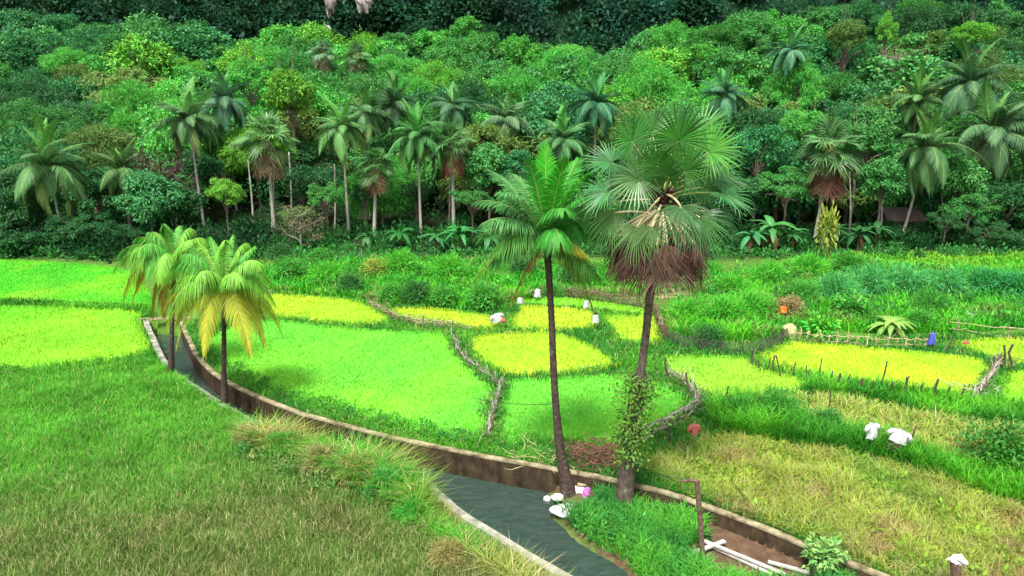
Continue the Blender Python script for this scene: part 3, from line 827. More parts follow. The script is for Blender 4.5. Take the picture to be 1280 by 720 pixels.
bushy_coconut((280, 506), (280, 360), [
    (244, 304, .6, 1.7, 'l'), (230, 318, -1.2, 1.6, 'g'), (326, 330, -1.2, 1.6, 'l'), (206, 350, .9, 1.7, 'l'), (350, 412, .9, 1.2, 'y'), (309, 304, .3, 1.7, 'l'), (282, 300, -1.3, 1.7, 'l'), (262, 296, 1.0, 1.5, 'g'), (292, 294, 1.2, 1.4, 'g'), (318, 308, -.3, 1.2, 'g'), (240, 310, -.2, 1.3, 'g'), (308, 318, .9, 1.1, 'g'),
    (338, 352, .2, 1.6, 'l'), (341, 376, -.5, 1.5, 'l'), (349, 406, .1, 1.7, 'y'), (330, 430, -.7, 1.5, 'y'), (312, 440, -1.7, 1.5, 'y'),
    (217, 332, .3, 1.6, 'g'), (212, 368, -.3, 1.6, 'l'), (206, 416, -.1, 1.7, 'y'), (222, 430, -1.0, 1.5, 'y'), (256, 442, -1.4, 1.5, 'y'), (204, 388, .9, 1.5, 'y'),
    (330, 400, 1.4, 1.2, 'y'), (222, 404, 1.2, 1.2, 'y'), (250, 345, -2.0, 1.3, 'l'), (300, 350, -2.0, 1.3, 'l'), (275, 330, 1.9, 1.4, 'd'), (212, 392, -1.4, 1.5, 'l')],
    'bushy coconut palm with yellow drooping fronds standing on the canal edge')
bushy_coconut((213, 468), (218, 326), [
    (186, 292, .3, 1.5, 'l'), (152, 328, -1.0, 1.6, 'l'), (172, 362, .8, 1.7, 'y'), (200, 350, -1.8, 1.5, 'l'), (176, 312, -1.5, 1.4, 'g'), (240, 286, .5, 1.5, 'l'), (258, 300, .2, 1.3, 'l'), (205, 280, -.6, 1.3, 'g'), (226, 282, 1., 1.3, 'g'), (186, 290, -.6, 1.1, 'g'), (170, 298, .5, 1.2, 'g'), (258, 310, .8, 1.0, 'd'),
    (148, 318, .2, 1.4, 'g'), (143, 336, -.8, 1.5, 'g'), (160, 350, -1.2, 1.5, 'l'), (155, 372, .3, 1.9, 'y'), (164, 385, -.8, 1.9, 'o'), (185, 345, -1.6, 1.5, 'g'),
    (192, 398, -.2, 1.7, 'o'), (205, 395, 1.2, 1.5, 'o'), (255, 350, .9, 1.3, 'd'), (245, 385, 1.0, 1.5, 'y'), (208, 310, 1.9, 1.3, 'd'), (180, 330, 1.8, 1.4, 'd'), (240, 300, -1.2, 1., 'l')],
    'farther coconut palm with orange hanging fronds at the kerb bend')

# -------- forest palm prototypes: shared frond meshes by steepness
def dirv(az, el): return np.array([math.cos(az) * math.cos(el), math.sin(az) * math.cos(el), math.sin(el)])
FR = {}
for cls, (e1, e2, dr, ll) in {'up': (80, 62, .15, .7), 'high': (62, 28, .45, .85), 'mid': (42, -5, .7, .95), 'low': (15, -48, .9, .9), 'hang': (-25, -72, .6, .7)}.items():
    FR[cls] = []
    for k in range(4):
        Lf = 4.3
        j = RNG.uniform(-11, 11)
        mb = MB(); frond_parts(mb, (0, 0, 0), dirv(RNG.uniform(-.08, .08), rad(e1 + j)) * Lf * .55, dirv(0, rad(e2 + j)) * Lf * (.95 if cls != 'low' else .85), 96, ll * 1.3, .06, dr, rr=.04)
        FR[cls].append(mb.mesh('frond', [M['frond'], M['rachis']]))
FANM = {}
for cls, (el, hang) in {'up': (70, 0), 'mid': (30, 0), 'low': (-10, 0), 'hang': (-45, 1)}.items():
    FANM[cls] = []
    for k in range(3):
        mb = MB(); h = dirv(0, rad(el + RNG.uniform(-14, 14))) * RNG.uniform(.8, 1.25)
        tube(mb, [(0, 0, 0), h * .5 + np.array([0, 0, .12]), h], [.04, .03, .022], 5, 1)
        A = nrm(h + np.array([.3, 0, -.5 if el < 40 else 0]))
        fan_parts(mb, h, A, np.array([-.35, RNG.uniform(-.4, .4), 1.]) if not hang else np.array([1, 0, .4]), 1.25, 20, rad(260) if not hang else rad(160), droop=.22, cup=.2, split=.45)
        FANM[cls].append(mb.mesh('fan_leaf', [M['fan'], M['petiole'] if hang else M['rachis']]))
DEADM = []
for k in range(3):
    mb = MB(); h = np.array([.75, 0, -.35])
    tube(mb, [(0, 0, 0), (.45, 0, .05), h], [.05, .04, .03], 5, 1)
    fan_parts(mb, h, (.15, 0, -1), (1, 0, .2), 1.25, 14, rad(120), droop=.1, cup=.05, split=.4, jitter=.2)
    DEADM.append(mb.mesh('dead_leaf', [M['dead'], M['petiole']]))

def gz(x, y): return float(hz(np.array(x), np.array(y)))

def forest_coconut(cx, cy, Y, rpx, label, tone=(.1, .24, .07), lean=0, hangc=None):
    tone = (tone[0] * .72, tone[1] * .98, tone[2] * .85)
    C = AT(cx, cy, Y)
    bx, by = C[0] + lean, Y + .4
    base = np.array([bx, by, gz(bx, by)])
    root = empty('coconut_palm', base, label, 'palm', 'coconut palms along the forest')
    c = local(root, C)
    trunk_mesh([(0, 0, -.3), c * .35 + np.array([-lean * .1, 0, 0]), c * .7, c], [.2, .14, .12, .12], 8, 24).build('trunk', M['palebark'], root, True)
    S = rpx / F * np.linalg.norm(C - np.array([0, 0, H])) / 3.4
    n = {'up': 4, 'high': 8, 'mid': 8, 'low': 10, 'hang': 5}
    a0 = random.uniform(0, 6.28)
    for cls, m in n.items():
        for k in range(m):
            o = link('frond', random.choice(FR[cls]), root)
            o.location = c
            o.rotation_euler = (random.gauss(0, .14), random.gauss(0, .12), a0 + 2 * math.pi * (k + .8 * random.random()) / m)
            s = S * random.uniform(.72, 1.14); o.scale = (s, s, s)
            v = random.uniform(.8, 1.25); t = tone
            if cls in ('up',): t = (tone[0] * 1.1, tone[1] * 1.35, tone[2] * .8)
            if cls == 'hang': t = hangc or (tone[0] * 1.8, tone[1] * 1.1, tone[2])
            o.color = (t[0] * v, t[1] * v, t[2] * v, 1)
        a0 += 1.1
    return root

def forest_lontar(cx, cy, Y, rpx, label, tone=(.12, .25, .08), skirt=16, lean=0, dead=(.3, .13, .12)):
    tone = (tone[0] * .7, tone[1] * .9, tone[2] * .8); dead = (dead[0] * .5, dead[1] * .62 + .015, dead[2] * .5); skirt += 8
    C = AT(cx, cy, Y)
    base = np.array([C[0] + lean, Y + .2, gz(C[0] + lean, Y)])
    root = empty('lontar_palm', base, label, 'palm', 'lontar palms in the forest')
    c = local(root, C)
    trunk_mesh([(0, 0, -.3), c * .5, c], [.24, .17, .17], 8, 24).build('trunk', M['palebark'], root, True)
    S = rpx / F * np.linalg.norm(C - np.array([0, 0, H])) / 2.1
    a0 = random.uniform(0, 6.28)
    for cls, m in {'up': 7, 'mid': 11, 'low': 10, 'hang': 9}.items():
        for k in range(m):
            o = link('fan_leaf', random.choice(FANM[cls]), root); o.location = c
            o.rotation_euler = (random.gauss(0, .15), random.gauss(0, .15), a0 + 2 * math.pi * (k + .8 * random.random()) / m); s = S * random.uniform(.7, 1.12); o.scale = (s,) * 3
            v = random.uniform(.8, 1.3); t = tone if cls != 'hang' else (tone[0] * 1.6, tone[1] * 1.05, tone[2] * 1.1)
            o.color = (t[0] * v, t[1] * v, t[2] * v, 1)
        a0 += .9
    for k in range(skirt):
        o = link('dead_leaf', random.choice(DEADM), root); o.location = c - np.array([0, 0, .7 * S + .7 * S * (k % 2)])
        o.rotation_euler = (0, 0, 2 * math.pi * k / skirt + random.uniform(-.2, .2)); s = S * random.uniform(.75, .95); o.scale = (s,) * 3
        v = random.uniform(.7, 1.4); o.color = (dead[0] * v, dead[1] * v, dead[2] * v, 1)
    return root

for a in [
    (236, 152, 80, 38, 'coconut palm with grey fronds beside the purple dead palm', (.13, .22, .09), .4),
    (428, 163, 78, 38, 'pale coconut palm on a straight white trunk behind the white twigs', (.15, .28, .09), 0),
    (456, 142, 88, 34, 'coconut palm tucked behind the white trunked palm with hanging fronds', (.12, .22, .09), 0),
    (493, 134, 92, 34, 'high dark coconut palm between two brown skirted lontars', (.09, .17, .08), 0),
    (522, 172, 78, 36, 'coconut palm with bright tuft and white trunk beside the reddest lontar', (.09, .24, .07), 0),
    (567, 136, 92, 30, 'coconut palm peeking out directly above the reddest lontar', (.1, .2, .1), 0),
    (634, 152, 90, 36, 'half hidden coconut palm with pale bent fronds amid bushes', (.16, .25, .12), .6),
    (745, 132, 86, 36, 'dark coconut palm just behind the tall canal lontar crown', (.06, .19, .1), 0),
    (704, 178, 80, 36, 'coconut palm rising behind the young canal coconut', (.11, .24, .09), 0),
    (905, 122, 92, 32, 'blue green coconut palm beyond the canal lontar crown', (.09, .22, .12), 0),
    (60, 212, 73, 46, 'big low coconut palm with heavy drooping fronds over dark shade', (.14, .24, .09), .5),
    (152, 214, 76, 30, 'small low coconut palm beside glossy dark bushes', (.13, .22, .07), 0),
    (282, 128, 92, 34, 'bluish coconut palm behind the twin trunk lontar', (.1, .2, .12), 0),
    (1157, 188, 76, 44, 'coconut palm with brown hanging frond beside the hut', (.12, .22, .08), -1.2),
    (1148, 128, 92, 34, 'coconut palm high behind the hut with twisted pale fronds', (.13, .24, .08), 0),
    (1212, 106, 90, 42, 'dark coconut palm at the top of the slope over the hut', (.1, .19, .09), 0),
    (1240, 168, 80, 46, 'wide grey green coconut palm over the dark hollow', (.12, .2, .09), .5),
    (988, 66, 118, 24, 'small distant coconut palm among upper slope trees', (.09, .22, .12), 0),
    (1330, 140, 84, 40, 'coconut palm beyond the wide grey green palm', (.12, .2, .09), 0),
    (-60, 170, 84, 40, 'coconut palm past the big low drooping palm', (.12, .2, .09), 0),
]:
    forest_coconut(*a)
for a in [
    (333, 172, 76, 36, 'lontar palm with twin trunks and cream leaf stalks', (.15, .28, .09), 16, 0, (.34, .16, .14)),
    (565, 178, 79, 31, 'lontar palm with the reddest hanging skirt', (.12, .24, .08), 18, 0, (.36, .09, .09)),
    (470, 206, 77, 27, 'small lontar palm with ragged red brown skirt', (.1, .22, .07), 16, -.6, (.34, .13, .11)),
    (1038, 186, 75, 42, 'lontar palm with dark red skirt above yellow croton', (.13, .24, .09), 18, -.6, (.3, .08, .09)),
    (403, 66, 132, 17, 'tiny distant lontar palm below the white cliff patch', (.18, .26, .14), 8, 0, (.4, .25, .2)),
    (446, 72, 132, 19, 'tiny distant lontar palm with pinkish skirt', (.15, .25, .1), 12, 0, (.4, .2, .18)),
]:
    forest_lontar(*a)
# twin second trunk of the lontar
def lone_trunk(px, py1, py2, Y, r, label, name='slender_tree', matk='palebark'):
    top = AT(px, py1, Y); bx = AT(px + random.uniform(-3, 3), py2, Y)[0]
    base = np.array([bx, Y, gz(bx, Y)])
    root = empty(name, base, label, 'tree', 'bare trunked trees in the forest shade')
    t = local(root, top)
    trunk_mesh([(0, 0, -.3), t * .5 + np.array([.1, 0, 0]), t], [r, r * .8, r * .6], 8, 16, .03).build('trunk', M[matk], root, True)
for a in [(341, 200, 290, 76.5, .17, 'second pale trunk standing against the twin trunk lontar'), (310, 200, 240, 80, .13, 'thin pale trunk beside the twin trunk lontar'),
          (361, 190, 240, 84, .13, 'thin grey trunk in dark shade behind the lime sapling and lontar'), (418, 205, 270, 80, .1, 'dim thin trunk close to the white palm trunk'),
          (1176, 230, 290, 78, .12, 'slanting grey trunk behind the hut'), (1100, 200, 300, 77, .12, 'thin trunk between the red skirted lontar and hut'),
          (562, 210, 275, 82, .12, 'dim trunk below the reddest lontar'), (1062, 215, 300, 79, .1, 'thin dark trunk just beside the red skirted lontar')]:
    lone_trunk(*a)

# ------------------------------------------------------------------ broadleaf trees: shared meshes
def leaf_cloud(mb, P, A, Nn, l, w, mat=0, droop=.15):
    A = nrm(A); S = nrm(np.cross(A, Nn))
    l = l[:, None]; w = w[:, None]
    z = np.array([0, 0, 1.])
    V = np.stack([P, P + A * l * .45 + S * w * .5, P + A * l - z * l * droop, P + A * l * .45 - S * w * .5], 1).reshape(-1, 3)
    k = np.arange(len(P))[:, None] * 4
    mb.add(V, k + np.array([[0, 1, 2, 3]]), mat)

def crown_mesh(seed, rx, rz, lobes, nl, leaf, style='round', matl='leaf'):
    g = np.random.default_rng(seed)
    mb = MB()
    C = []
    for k in range(lobes):
        a = 2.399 * k + g.uniform(-.3, .3); u = (k + .5) / lobes
        zc = u * 2 - .75 if style != 'layer' else u * 1.6 - .7
        rr = math.sqrt(max(0, 1 - (zc * .8) ** 2)) * g.uniform(.4, 1.18); zc += g.uniform(-.25, .3)
        C.append((math.cos(a) * rr * rx, math.sin(a) * rr * rx, zc * rz * .72))
    C = np.array(C)
    R = rx * g.uniform(.16, .42, lobes)
    flat = {'round': .8, 'layer': .38, 'feather': .75, 'tall': 1.0}[style]
    npray = nl // 6
    li = g.integers(0, lobes, npray)
    d = nrm(g.normal(0, 1, (npray, 3)) + np.array([0, 0, .45]))
    r = R[li][:, None] * g.uniform(.55, 1.22, (npray, 1))
    sp = C[li] + d * r * np.array([1, 1, flat])
    out = nrm(sp * np.array([1, 1, 1.2]) + d * rx * .6)
    P = np.repeat(sp, 6, 0) + g.normal(0, leaf * .5, (npray * 6, 3))
    O = np.repeat(out, 6, 0)
    A = nrm(O * .7 + g.normal(0, .75, P.shape) + np.array([0, 0, -.15]))
    if style == 'feather': A = nrm(O * .9 + g.normal(0, .5, P.shape) + np.array([0, 0, -.4]))
    DL = np.repeat(d, 6, 0)
    Nn = nrm(np.array([0, 0, 1.]) * .55 + DL * .75 + O * .25 + g.normal(0, .22, P.shape))
    n = len(P)
    wr = .55 if style != 'feather' else .26
    leaf_cloud(mb, P, A, Nn, leaf * g.uniform(.7, 1.35, n) * (1.5 if style == 'feather' else 1), leaf * wr * g.uniform(.8, 1.3, n))
    me = mb.mesh('crown', M[matl])
    tb = MB()
    h = rz * 1.0
    zb = -rz * 1.9
    tube(tb, [(0, 0, zb - .3), (g.uniform(-.2, .2), g.uniform(-.2, .2), zb * .55), (0, 0, -rz * .25)], [rx * .07, rx * .055, rx * .035], 7)
    for k in range(0, lobes, 2):
        e = C[k] * .9
        tube(tb, [(0, 0, -rz * g.uniform(.5, .9)), (e[0] * .4, e[1] * .4, e[2] * .5 - rz * .2), e], [rx * .03, rx * .022, rx * .008], 5)
    return me, tb.mesh('trunk', M['bark']), zb

PROTO = {
    'feathery': [crown_mesh(100 + k, 3.0, 2.5, 24, 14400, .25, 'feather') for k in range(4)],
    'rounded': [crown_mesh(200 + k, 3.0, 2.6, 23, 12600, .26, 'round') for k in range(4)],
    'glossy leaved': [crown_mesh(300 + k, 2.9, 2.6, 20, 9000, .34, 'round', 'gloss') for k in range(3)],
    'layered': [crown_mesh(400 + k, 3.4, 2.2, 20, 9600, .27, 'layer') for k in range(3)],
    'tall crowned': [crown_mesh(500 + k, 2.3, 3.4, 22, 12000, .25, 'tall') for k in range(3)],
}
TONES = {'bright green': (.1, .43, .06), 'mid green': (.065, .28, .052), 'dark green': (.03, .14, .034), 'bluish green': (.045, .22, .062), 'olive': (.13, .24, .05), 'yellowish green': (.15, .43, .045)}

PENDING = []
def tree_at(x, y, top_z, s, form, tone, jit=.12):
    """crown top at top_z; the tree's trunk stands on the terrain"""
    cm, tm, zb = random.choice(PROTO[form])
    g = gz(x, y)
    root = link('broadleaf_tree', None)
    hgt = max(top_z - g, 2.5)
    root.location = (x, y, g)
    cr = link('crown', cm, root); tr = link('trunk', tm, root)
    rzz = 3.4 if form == 'tall crowned' else 2.5
    cz = hgt - rzz * s * .95
    cr.location = (0, 0, cz); az = random.uniform(0, 6.28); cr.rotation_euler = (random.uniform(-.22, .22), random.uniform(-.22, .22), az); cr.scale = (s * random.uniform(.85, 1.2), s * random.uniform(.85, 1.2), s * random.uniform(.8, 1.15))
    tr.location = (0, 0, cz); tr.rotation_euler = (0, 0, az)
    tr.scale = (s, s, max(.3, cz / (-zb)))
    t = np.array(TONES[tone]) * random.uniform(1 - jit, 1 + jit) * np.array([random.uniform(.9, 1.1), 1, random.uniform(.9, 1.1)])
    cr.color = (*t, 1)
    PENDING.append((root, form, tone, s * random.uniform(.999, 1.001), x, y, top_z))
    return root

# hand-placed trees at the forest edge
for (px, py, Y, s, form, tone) in [
    (120, 222, 75, .75, 'glossy leaved', 'dark green'), (185, 226, 73, .85, 'glossy leaved', 'bluish green'), (215, 238, 74, .7, 'glossy leaved', 'dark green'), (280, 226, 72, .5, 'rounded', 'yellowish green'),
    (20, 240, 74, .9, 'rounded', 'dark green'), (-40, 215, 76, 1.1, 'rounded', 'dark green'), (90, 262, 71, .6, 'layered', 'dark green'), (30, 285, 69.5, .6, 'layered', 'dark green'), (150, 275, 70.5, .5, 'layered', 'dark green'),
    (245, 190, 86, 1.0, 'rounded', 'dark green'), (390, 205, 84, .8, 'layered', 'dark green'), (405, 228, 75, .5, 'layered', 'mid green'), (372, 255, 73, .42, 'layered', 'olive'),
    (610, 190, 80, .9, 'glossy leaved', 'mid green'), (650, 195, 79, .8, 'glossy leaved', 'bluish green'), (590, 232, 77, .6, 'layered', 'mid green'), (600, 160, 86, .8, 'rounded', 'olive'), (690, 108, 100, 1.3, 'glossy leaved', 'bluish green'),
    (640, 235, 74, .55, 'glossy leaved', 'mid green'), (745, 235, 76, .8, 'rounded', 'mid green'), (790, 250, 75, .6, 'layered', 'dark green'), (905, 215, 77, .8, 'glossy leaved', 'dark green'), (950, 165, 82, 1.0, 'rounded', 'bluish green'), (985, 210, 77, .7, 'layered', 'mid green'),
    (1010, 145, 84, .8, 'rounded', 'bright green'), (1090, 140, 84, .8, 'glossy leaved', 'mid green'), (1105, 205, 75, .75, 'glossy leaved', 'mid green'), (1075, 160, 80, .7, 'glossy leaved', 'mid green'), (1200, 200, 77, .85, 'glossy leaved', 'mid green'),
    (1215, 240, 74, .7, 'layered', 'mid green'), (1265, 235, 75, .9, 'rounded', 'dark green'), (1240, 275, 71.5, .5, 'layered', 'dark green'), (1320, 220, 78, 1.1, 'rounded', 'dark green'), (1185, 265, 72, .4, 'layered', 'dark green'), (362, 96, 96, .95, 'glossy leaved', 'yellowish green'), (310, 78, 108, .9, 'rounded', 'bright green'),
    (1215, 28, 128, .9, 'rounded', 'yellowish green'), (1110, 22, 128, .7, 'tall crowned', 'yellowish green'), (1060, 28, 124, .9, 'rounded', 'olive'), (520, 225, 82, .5, 'layered', 'dark green'), (455, 232, 79, .4, 'layered', 'dark green'),
    (860, 225, 80, 1., 'rounded', 'dark green'), (680, 225, 82, 1., 'rounded', 'dark green'), (1150, 236, 80, .6, 'glossy leaved', 'dark green'), (1350, 270, 72, .6, 'layered', 'dark green'), (-20, 280, 70, .6, 'layered', 'dark green'),
]:
    p = AT(px, py, Y)
    tree_at(p[0], Y, p[2], s, form, tone)

def tone_for(px, py):
    n = fnoise(np.array([px]), np.array([py]), 150, 201)[0]
    r = random.random()
    if py < 60 and px < 330: return random.choice(['dark green', 'bluish green', 'bluish green', 'mid green'])
    if 100 < px < 320 and 60 < py < 190: return random.choice(['bright green', 'bright green', 'yellowish green', 'mid green', 'olive'])
    if px < 130: return random.choice(['mid green', 'bluish green', 'dark green', 'bright green'])
    if 320 <= px < 1000 and py < 130: return random.choice(['bright green', 'bright green', 'bright green', 'mid green', 'yellowish green', 'mid green'])
    if px >= 1000: return random.choice(['mid green', 'olive', 'bluish green', 'mid green', 'dark green'])
    return random.choice(['mid green', 'bright green', 'dark green', 'bluish green', 'olive'])

rows = np.arange(84, 158, 7.3)
for ri, y0 in enumerate(rows):
    half = .73 * y0 + 9
    sp = 7.7
    xs = np.arange(-half + (ri % 2) * sp / 2, half, sp)
    for x0 in xs:
        x = x0 + random.uniform(-1.9, 1.9); y = y0 + random.uniform(-1.9, 1.9)
        hgt = random.uniform(7.6, 11.) * (.8 if y0 < 90 else 1)
        topz = gz(x, y) + hgt
        px, py = proj((x, y, topz))
        if y0 < 92 and 250 < px < 600 and random.random() < .35: continue
        form = random.choice(['feathery', 'feathery', 'rounded', 'rounded', 'glossy leaved', 'layered', 'tall crowned'])
        tree_at(x, y, topz + (random.uniform(.5, 2.5) if ri % 2 else 0), random.uniform(1.15, 1.7) if random.random() < .65 else random.uniform(1.7, 2.4), form, tone_for(px, py))

COLS = [(-999, 30, 'the past-the-edge shade'), (30, 115, 'the big low drooping coconut'), (115, 205, 'the purple dead palm'), (205, 300, 'the lime sapling'), (300, 385, 'the twin trunk lontar'), (385, 480, 'the white trunked coconut'),
        (480, 600, 'the reddest lontar'), (600, 700, 'the young canal coconut'), (700, 790, 'the dark coconut'), (790, 890, 'the tall canal lontar'), (890, 985, 'the banana clump'), (985, 1080, 'the red skirted lontar'),
        (1080, 1190, 'the hut'), (1190, 1290, 'the bleached driftwood pile'), (1290, 9999, 'the farthest coconut')]
ROWS = [(0, 83, 'at the forest edge'), (83, 99, 'low on the slope'), (99, 114, 'partway up the slope'), (114, 129, 'halfway up the slope'), (129, 144, 'high on the slope'), (144, 999, 'in the top row')]
cells = {}
for rec in PENDING:
    root, form, tone, s, x, y, tz = rec
    px, _ = proj((x, y, tz - 2))
    c = next(n for a, b, n in COLS if a <= px < b); r = next(n for a, b, n in ROWS if a <= y < b)
    if c == 'the past-the-edge shade': c = 'the dark hollow'
    cells.setdefault((form, tone, r, c), []).append(rec)
for (form, tone, r, c), recs in cells.items():
    recs.sort(key=lambda q: -q[3])
    names = {1: [''], 2: ['larger ', 'smaller '], 3: ['largest ', 'middle-sized ', 'smallest ']}.get(len(recs), ['largest ', 'second largest '] + ['third largest ', 'fourth largest ', 'fifth largest '][:max(0, len(recs) - 3)] + ['smallest '])
    for nm, rec in zip(names, recs):
        tag(rec[0], f'{nm}{tone} {form} tree {r} above {c}', 'tree', 'broadleaf trees of the forest slope')

# special trees -----------------------------------------------------------------
def bare_tree(px, py_top, Y, label, matk, h=None, n=36, col=None, leaves=0, w=1.0, name='bare_tree', spread=.9, zr=(.15, .6)):
    top = AT(px, py_top, Y); g = gz(top[0], Y); hh = top[2] - g
    root = empty(name, (top[0], Y, g), label, 'dead tree' if not leaves else 'tree')
    mb = MB()
    tube(mb, [(0, 0, -.2), (.05, 0, hh * .3), (.1, .05, hh * .6)], [hh * .022, hh * .018, hh * .012], 7)
    mb.build('trunk', M[matk], root)
    mb = MB(); tips = []
    for k in range(n):
        z0 = hh * random.uniform(*zr); a = random.uniform(0, 6.28); l = hh * random.uniform(.2, .45) * w
        e = np.array([math.cos(a) * l * spread, math.sin(a) * l * spread, z0 + l * random.uniform(.3, .9)])
        m_ = np.array([e[0] * .45, e[1] * .45, z0 + (e[2] - z0) * .3])
        r = .006 * hh
        tube(mb, [(0.03, 0, z0), m_, e], [r, r * .7, r * .25], 4)
        tips.append(e)
        for q in range(3):
            e2 = m_ + (e - m_) * random.uniform(.3, .9) + RNG.normal(0, l * .22, 3)
            tube(mb, [m_ + (e - m_) * .2, e2], [r * .5, r * .2], 4); tips.append(e2)
    mb.build('branches', M[matk], root)
    if leaves:
        P = np.repeat(np.array(tips), leaves, 0); P = P + RNG.normal(0, .04 * hh, P.shape)
        mb = MB(); leaf_cloud(mb, P, RNG.normal(0, 1, P.shape), nrm(RNG.normal(0, .5, P.shape) + np.array([0, 0, 1.])), RNG.uniform(.16, .34, len(P)), RNG.uniform(.08, .16, len(P)))
        set_col(mb.build('foliage', M['leaf'], root), col)
    return root
bare_tree(1132, 36, 126, 'pinkish brown half bare tree on the upper slope', 'palebark', n=46, col=(.3, .19, .16), leaves=30, w=.55, zr=(.35, .62))
bare_tree(372, 252, 70.5, 'brown dead bush of tangled pale branches', 'palebark', n=22, col=(.17, .16, .08), leaves=12, w=.95, name='dead_bush', spread=1.1, zr=(.1, .75))
bare_tree(450, 303, 66, 'small white leafless twig shrub at the forest edge', 'palebark', n=10, w=1., name='twig_shrub', spread=.4)
bare_tree(195, 158, 77, 'purple brown dead palm with ragged drooping leaves', 'boot', n=60, col=(.15, .07, .1), leaves=6, w=.8, name='dead_palm')

# hillside behind: dark mass of trees
def dark_hill():
    g = np.random.default_rng(77)
    mb = MB()
    P0 = []
    for k in range(1300):
        y = 153 + 40 * g.random() ** 1.3; x = g.uniform(-165, 165)
        r = g.uniform(2.6, 5.2)
        n = 300
        d = nrm(g.normal(0, 1, (n, 3)) + np.array([0, -.5, .5]))
        p = np.array([x, y, float(hz(x, y)) + g.uniform(1, 4.)]) + d * r * g.uniform(.55, 1.05, (n, 1)) * np.array([1, 1, .85])
        A = nrm(d * .6 + g.normal(0, .7, d.shape) + np.array([0, 0, -.3])); Nn = nrm(np.array([0, 0, 1.]) + d * .6 + g.normal(0, .3, d.shape))
        c = np.array([.02, .085, .034]) * g.uniform(.6, 1.35) * np.array([g.uniform(.8, 1.4), 1, g.uniform(.8, 1.5)])  # shadowy dimness of the hill put into its leaf colour
        l = g.uniform(.6, 1.4, n); w = l * .55
        S = nrm(np.cross(A, Nn))
        V = np.stack([p, p + A * l[:, None] * .45 + S * w[:, None] * .5, p + A * l[:, None], p + A * l[:, None] * .45 - S * w[:, None] * .5], 1).reshape(-1, 3)
        kk = np.arange(n)[:, None] * 4
        mb.add(V, kk + np.array([[0, 1, 2, 3]]), 0, c)
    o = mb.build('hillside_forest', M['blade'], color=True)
    tag(o, 'dark bluish green forest mass covering the steep hill behind', 'forest', kind='stuff')
dark_hill()

def rock_mesh(name, c, size, matk, label, seed, cat='rock', rough=.3, group=None, flat=1):
    g = np.random.default_rng(seed)
    nu, nv = 18, 12
    u = np.linspace(0, 2 * np.pi, nu, endpoint=False); v = np.linspace(0.05, np.pi - .05, nv)
    U, Vv = np.meshgrid(u, v)
    d = np.stack([np.cos(U) * np.sin(Vv), np.sin(U) * np.sin(Vv), np.cos(Vv)], -1)
    rr = 1 + rough * (np.sin(d[..., 0] * 3.1 + seed) * .5 + np.sin(d[..., 1] * 4.3 + seed * 2) * .35 + np.sin(d[..., 2] * 5 + d[..., 0] * 4 + seed) * .4) + g.normal(0, rough * .12, U.shape)
    P = d * rr[..., None] * np.array(size) / 2
    I = np.arange(nu * nv).reshape(nv, nu)
    q = np.stack([I[:-1], np.roll(I[:-1], -1, 1), np.roll(I[1:], -1, 1), I[1:]], -1).reshape(-1, 4)
    mb = MB(); mb.add(P, [q, I[0][None, ::-1], I[-1][None]])
    o = mb.build(name, M[matk]); o.location = c
    return tag(o, label, cat, group)
for k, (px, py, s, lab) in enumerate([(413, 4, (2.0, 2.4, 4.6), 'pinkish limestone outcrop with a dangling ledge on the dark hill'), (454, 0, (2.6, 2.4, 5), 'white limestone outcrop high on the dark hill'), (409, 36, (1.2, 1.2, 1.8), 'tiny pale limestone patch below the pinkish outcrop')]):
    p = AT(px, py, 161 if k < 2 else 158)
    rock_mesh('limestone_outcrop', p, s, 'limestone', lab, 3 + k, 'rock outcrop', .6)

# ------------------------------------------------------------------ undergrowth plants
def shrub_mesh(seed, n, leaf, r, h, matl='leaf', wr=.5):
    g = np.random.default_rng(seed)
    mb = MB()
    d = nrm(g.normal(0, 1, (n, 3)) + np.array([0, 0, .6]))
    k = g.uniform(.35, 1.05, (n, 1))
    lob = 1 + .35 * np.sin(d[:, :1] * 5 + seed) * np.cos(d[:, 1:2] * 4 + seed)
    P = d * k * lob * np.array([r, r, h * .55]) + np.array([0, 0, h * .45])
    P[:, 2] = np.maximum(P[:, 2], .03)
    A = nrm(d + g.normal(0, .6, d.shape)); Nn = nrm(np.array([0, 0, 1.]) + d * .4 + g.normal(0, .3, d.shape))
    leaf_cloud(mb, P, A, Nn, leaf * g.uniform(.7, 1.3, n), leaf * wr * g.uniform(.8, 1.2, n))
    fo = mb.mesh('foliage', M[matl])
    tb = MB()
    for q in range(9):
        e = d[q] * np.array([r, r, h * .5]) * .8 + np.array([0, 0, h * .45])
        tube(tb, [(0, 0, -.05), e * np.array([.4, .4, .5]), e], [.03, .02, .008], 4)
    return fo, tb.mesh('stems', M['bark'])
SH = [shrub_mesh(k, 2400, .13, 1., 1.3) for k in range(3)]
SHB = [shrub_mesh(20 + k, 520, .38, 1., 1.4, 'gloss') for k in range(3)]
SHG = [shrub_mesh(40 + k, 2400, .36, 1., 1.2, 'leaf', .1) for k in range(3)]
def shrub(px, py, s, kind, col, label, name='shrub', hs=1., Y=None):
    p = G(px, py) if Y is None else AT(px, py, Y)
    z = gz(p[0], p[1])
    root = empty(name, (p[0], p[1], z), label, 'shrub', 'shrubs and weeds around the paddies')
    fo, st = random.choice(kind)
    f = link('foliage', fo, root); t = link('stems', st, root)
    for o in (f, t): o.scale = (s, s, s * hs); o.rotation_euler = (0, 0, random.uniform(0, 6))
    f.color = (*col, 1)
    return root
DK, MG, BG, LG, TE = (.035, .16, .03), (.07, .32, .035), (.1, .46, .035), (.24, .48, .04), (.08, .4, .09)
